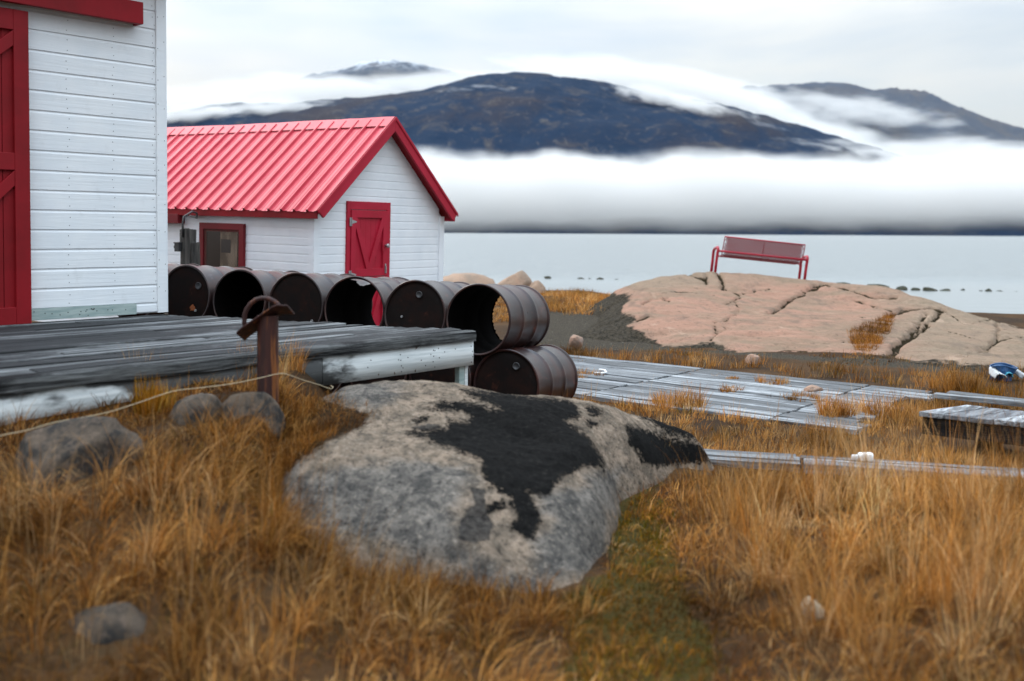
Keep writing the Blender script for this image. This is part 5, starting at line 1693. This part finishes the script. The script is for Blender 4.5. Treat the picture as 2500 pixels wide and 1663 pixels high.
FT = np.array(FOOT)
walk_in = lambda p: ((((p - o2) @ ex) > -3.2) & (((p - o2) @ ex) < xr_ + .05) & (((p - o2) @ ey) < .05) & (((p - o2) @ ey) > yn - .02))
nS = np.array([-dS[1], dS[0]]) / np.linalg.norm(dS[:2]); tS = dS[:2] / np.linalg.norm(dS[:2])
strip_in = lambda p: (((p - s0[:2]) @ tS > -.1) & ((p - s0[:2]) @ nS > -.32) & ((p - s0[:2]) @ nS < .12))
cR, sR = math.cos(lpa), math.sin(lpa)
plat_in = lambda p: (((p - lp0[:2]) @ [cR, sR] > 0) & ((p - lp0[:2]) @ [-sR, cR] > 0) & ((p - lp0[:2]) @ [-sR, cR] < .75))
nD = np.array([-DW[1], DW[0]])
deck_in = lambda p: (((p - BC[:2]) @ nD > .03) & ((p - BC[:2]) @ DW < .0 - .2 * np.clip((p - BC[:2]) @ nD, 0, 9)))
bould_in = lambda p: polysd(p, FT)
RCK = [(22, 345, 1030, 1240), (395, 560, 975, 1060), (540, 690, 968, 1050), (150, 405, 1480, 1640), (480, 615, 1392, 1430), (1955, 2016, 1462, 1500)]


def rocks_out(px, k=.72):
    f = np.ones(len(px))
    for a, b, c, d in RCK:
        cx, cy = (a + b) / 2, (c + d) / 2
        f *= ~((((px[:, 0] - cx) / ((b - a) / 2 * k)) ** 2 + ((px[:, 1] - cy) / ((d - c) / 2 * k)) ** 2) < 1)
    return f


def t_left(p, px):
    b = bould_in(p)
    f = (b < .02) & ~deck_in(p)
    ms = polysd(px, MOSS_POLY)
    cov = .38 + .75 * sst(fbm(p[:, 0] * 1.9, p[:, 1] * 1.9, 0, 3, 12), -.30, .12)
    return f * cov * rocks_out(px) * np.where(ms > -25, .04, 1) * (p[:, 0] < 1.2)


MOSS_D = lambda px: polysd(px, MOSS_POLY)
pL = scatter(-3.4, .75, 2.35, 5.75, 52, lambda p, px: t_left(p, px) * (px[:, 0] < 1500) * (1 - .75 * sst(px[:, 1], 1230, 1120) * sst(px[:, 0], 420, 300)) * (1 - .80 * sst(px[:, 1], 1090, 1000) * (px[:, 0] < 760)))
grass('grass', 'rust and straw coloured grass matted over the left foreground', pL, 46, .065, .205, 1.5, .0034, wind=(.15, -.25), droop=.85)
pL2 = scatter(-3.2, .2, 2.4, 4.2, 26, lambda p, px: t_left(p, px) * (px[:, 0] < 900))
grass('grass', 'taller loose straw stems standing in the left foreground', pL2, 9, .06, .40, .55, .0026, pal=(.3, .2, .1, .3, .05, .05), wind=(.1, 0), droop=.4)


def t_right(p, px):
    ms = MOSS_D(px)
    return (bould_in(p) < -.04) * np.where(ms > -5, .04, 1) * rocks_out(px) * (px[:, 0] > 1450) * ~strip_in(p) * (.35 + .75 * sst(fbm(p[:, 0] * 1.7, p[:, 1] * 1.7, 0, 3, 14), -.32, .12))


pR = scatter(.45, 3.6, 2.35, 5.9, 54, lambda p, px: t_right(p, px) * (p[:, 1] < 5.5 + .25 * np.sin(p[:, 0] * 3)) * (.10 + .90 * sst(px[:, 0], 1590, 1720)))
grass('grass', 'deep tawny grass leaning across the right foreground', pR, 44, .07, .195, 1.45, .0030, pal=(.26, .24, .14, .16, .06, .14), wind=(-.35, .15), droop=.85)
pR2 = scatter(1.0, 3.6, 3.3, 5.6, 34, lambda p, px: t_right(p, px) * (p[:, 1] < 5.4) * sst(px[:, 0], 1600, 1750) * (.35 + .65 * (sst(np.abs(px[:, 0] - 1950), 300, 100) + sst(px[:, 0], 2250, 2450))))
grass('grass', 'tall soft sheaves of blond grass on the right rise', pR2, 34, .07, .43, .75, .0026, pal=(.34, .26, .10, .2, .03, .07), wind=(-.4, .1), droop=.6)
pM = scatter(.2, 1.5, 2.4, 5.6, 520, lambda p, px: sst(MOSS_D(px), -30, 30) * (bould_in(p) < -.02))
grass('moss', 'olive green moss along the hollow beside the boulder', pM, 14, .035, .045, 1.5, .004, pal=(.05, .16, .35, 0, 1, .25), hue=np.array([1.15, 1.18, .45]), seg=2, cat='moss')
pM2 = scatter(.1, 1.6, 2.4, 5.8, 60, lambda p, px: sst(MOSS_D(px), -60, 10) * (bould_in(p) < -.02))
grass('grass', 'thin brown tufts scattered over the green moss', pM2, 16, .08, .11, 1.6, .0028, pal=(.12, .16, .45, .06, .25, .25), droop=1.0)


def t_mid(p, px):
    f = ~walk_in(p) & ~strip_in(p) & ~plat_in(p) & ~deck_in(p) & (bould_in(p) < -.02)
    so = polysd(px, SOIL_POLY)
    cov = sst(fbm(p[:, 0] * 1.1, p[:, 1] * 1.1, 0, 3, 15), -.45, .15)
    return f * (.25 + .75 * cov) * np.where(so > -4, .05, 1)


pC = scatter(.2, 5.0, 5.6, 9.4, 80, lambda p, px: t_mid(p, px))
grass('grass', 'short golden grass between the boulder and the boardwalk', pC, 20, .07, .115, 1.0, .0036, pal=(.34, .3, .12, .16, .05, .1), wind=(.2, 0))
pC2 = scatter(.2, 5.0, 5.8, 9.6, 7, lambda p, px: t_mid(p, px))
grass('grass', 'upright straw stems rising above the short grass', pC2, 9, .05, .24, .4, .003, pal=(.4, .3, .05, .2, .02, .05), droop=.35)
pF = scatter(-1.6, 7.5, 8.6, 13.2, 46, lambda p, px: t_mid(p, px) * (px[:, 1] > 850) * (px[:, 0] > 1230) * (.35 + .65 * sst(-np.abs((p - o2) @ ey - .25), -.5, -.1) + .6 * sst(px[:, 0], 2150, 2300)))
grass('grass', 'orange grass fringe along the far side of the boardwalk', pF, 18, .08, .135, .8, .005, pal=(.26, .34, .2, .08, .1, .12))
pS = scatter(.6, 9, 10.6, 14.2, 40, lambda p, px: (polysd(px, SOIL_POLY) > -3) * sst(fbm(p[:, 0] * 1.4, p[:, 1] * 1.4, 0, 3, 19), .0, .35) * (oc(p[:, 0], p[:, 1]) < gz(p[:, 0], p[:, 1]) + .02) * (px[:, 1] > 838))
grass('grass', 'low brown turf on the dark soil below the bedrock', pS, 16, .09, .06, 1.1, .006, pal=(.12, .2, .3, .02, .4, .2), seg=3)
pH = scatter(-3.0, 4.0, 17.5, 23.5, 30, lambda p, px: (px[:, 0] > 1060) * (px[:, 0] < 1540) * sst(fbm(p[:, 0] * .9, p[:, 1] * .5, 0, 3, 25) + .5 * sst(p[:, 1], 19, 22), -.1, .3))
grass('grass', 'orange grass along the crest above the shore', pH, 20, .14, .15, .9, .009, pal=(.4, .4, .1, .15, .02, .1), seg=3)

# matted dead thatch under the taller grass
pT = scatter(-3.4, 3.6, 2.35, 5.9, 150, lambda p, px: (bould_in(p) < .0) * ~deck_in(p) * ~strip_in(p) * np.where(MOSS_D(px) > 0, .30, 1) * rocks_out(px, .85))
grass('grass', 'matted dead thatch covering the ground between taller tufts', pT, 34, .07, .105, 2.0, .0034, pal=(.06, .16, .42, .03, .08, .30), droop=.9, seg=3)
pT2 = scatter(.2, 5.0, 5.6, 9.4, 60, lambda p, px: t_mid(p, px))
grass('grass', 'low matted thatch around the boards in the middle distance', pT2, 18, .09, .07, 1.8, .005, pal=(.16, .25, .30, .08, .08, .22), droop=.9, seg=3)

pE = scatter(-1.4, 1.6, 3.9, 6.6, 160, lambda p, px: (bould_in(p) < .03) * (bould_in(p) > -.16) * (px[:, 1] > 1150) * (px[:, 0] < 1400) * (MOSS_D(px) < -15))
grass('grass', 'rusty tufts pressed against the foot of the lichen boulder', pE, 30, .05, .125, 1.0, .0032, pal=(.2, .25, .3, .1, .1, .25), droop=.7)
bz = lambda x, y: np.maximum(bd(x, y) - .01, gz(x, y))
pN = np.c_[RNG.uniform(-1.6, -.4, 4000), RNG.uniform(4.6, 6.2, 4000)]
pN = pN[polysd(proj(np.c_[pN, bz(pN[:, 0], pN[:, 1])]), NOTCH) > 6]
grass('grass', 'rust brown grass creeping over the upper left of the lichen boulder', pN[:150], 34, .06, .085, 1.4, .003, pal=(.12, .35, .35, .04, .06, .3), droop=.8, zf=bz)
pW = scatter(0, 4.4, 8.8, 12.6, 4, lambda p, px: walk_in(p) * 1.0)
grass('grass', 'small tufts sprouting between the boardwalk boards', pW, 12, .05, .05, 1.0, .004, pal=(.2, .35, .3, .04, .1, .2), zf=lambda x, y: np.full(np.shape(x), .02), seg=3)

# grass in the bedrock, single clumps and plants
GP_ = cr_([(1490, 510), (1600, 460), (1700, 430), (1690, 490), (1640, 560), (1600, 605), (1520, 605)])
pB = np.c_[RNG.uniform(4.2, 7.5, 9000), RNG.uniform(12.8, 19, 9000)]
pB = pB[polysd(proj(np.c_[pB, oc(pB[:, 0], pB[:, 1])]), GP_) > 0]
grass('grass_patch', 'orange grass patch filling a hollow in the pink bedrock', pB[:420], 14, .06, .10, .9, .006, pal=(.1, .5, .25, 0, .05, .2), kind='thing', cat='grass patch', zf=lambda x, y: oc(x, y) - .02, seg=3)


def clump(label, cx, cy, z, wpx, per, Lm, lean, pal, n=26, wd=.004, name='grass_tuft', cat='grass tuft', group=None, zf=None, hue=None, aspect=.5, droop=.6):
    c = onz(cx, cy, z); r = wpx / 2 * c[1] / FPX
    a, q = RNG.uniform(0, 6.283, n), np.sqrt(RNG.uniform(0, 1, n))
    t = np.c_[c[0] + r * q * np.cos(a), c[1] + r * aspect * 2 * q * np.sin(a)]
    return grass(name, label, t, per, .04, Lm, lean, wd, pal=pal, kind='thing', cat=cat, zf=zf or (lambda x, y: np.full(np.shape(x), z)), local=True, group=group, hue=hue, droop=droop)


OR = (.3, .4, .15, .1, .03, .1)
for lb, cx, cy, wp, n, L in [('wide orange grass tuft growing through the middle of the boardwalk', 1655, 985, 125, 30, .14), ('low dark tuft in a boardwalk gap left of the pinkish wedge', 1785, 950, 60, 10, .06),
                             ('flat brown tuft on the far middle boards of the boardwalk', 1888, 933, 80, 14, .08), ('brown tuft in front of the pinkish granite wedge', 1960, 970, 100, 16, .07),
                             ('bushy golden tuft on the near right edge of the boardwalk', 2042, 1010, 90, 26, .20), ('pair of bushy tufts at the right boardwalk corner', 2165, 1010, 150, 34, .18),  # one mesh standing for two tufts side by side
                             ('orange tuft at the far left boards beside the lower drum', 1430, 915, 75, 12, .07), ('small dark moss tuft on boards near the joint', 1790, 922, 26, 14, .03)]:
    clump(lb, cx, cy, .04, wp, 26, L, .9, OR, n, group='grass tufts growing through the boardwalk', zf=lambda x, y: np.full(np.shape(x), .03))
yp = onY(372, 1000, 4.95); zy = float(gz(yp[0], yp[1]))
clump('yellow green bushy plant under the cord by the deck', 372, 1012, zy, 95, 40, .15, .6, (.2, .7, 0, .1, .3, 0), 16, .0045, 'bushy_plant', 'plant', hue=np.array([1.05, 1.0, .45]), aspect=.4, zf=gz, droop=.35)
clump('spiky golden grass clump at the left corner behind the low platform', 2320, 950, .03, 150, 26, .20, .7, OR, 40, .005)
clump('bright yellow low plant behind the low platform planks', 2405, 972, .10, 60, 26, .10, .7, (.1, .8, 0, 0, .3, 0), 14, .006, 'bushy_plant', 'plant', hue=np.array([1.1, 1.05, .4]))
clump('dark green brown tuft between the boulder end and the grass rise', 1590, 1120, float(gz(.8, 5.4)), 130, 40, .24, .9, (.3, .3, .1, .2, .2, .1), 12, .0034, zf=gz)
clump('feathery tuft of stems in front of the deck skirt at left', 350, 985, float(gz(-1.95, 5.1)), 80, 16, .25, .45, (.35, .25, .1, .3, .05, .05), 14, .0026, zf=gz, droop=.4)
clump('tuft of fine stems around the foot of the bollard', 650, 930, float(gz(-1.32, 5.3)), 170, 30, .20, .7, (.35, .3, .1, .2, .05, .05), 26, .0026, zf=gz)
clump('matted dry tuft under the cord end beside the boulder', 745, 955, float(gz(-1.1, 5.5)), 120, 34, .14, 1.3, (.3, .3, .2, .2, .02, .1), 24, .0028, zf=gz)
clump('thin grass stems under the deck corner beside the post', 1110, 955, .0, 120, 8, .26, .5, (.3, .2, .1, .4, 0, .05), 16, .0026, zf=lambda x, y: np.full(np.shape(x), .16), droop=.35)
clump('dry stems at the foot of the closed ground drum', 1290, 985, .0, 190, 8, .20, .6, (.3, .3, .1, .4, 0, .05), 18, .003, zf=lambda x, y: np.full(np.shape(x), .05), droop=.4)
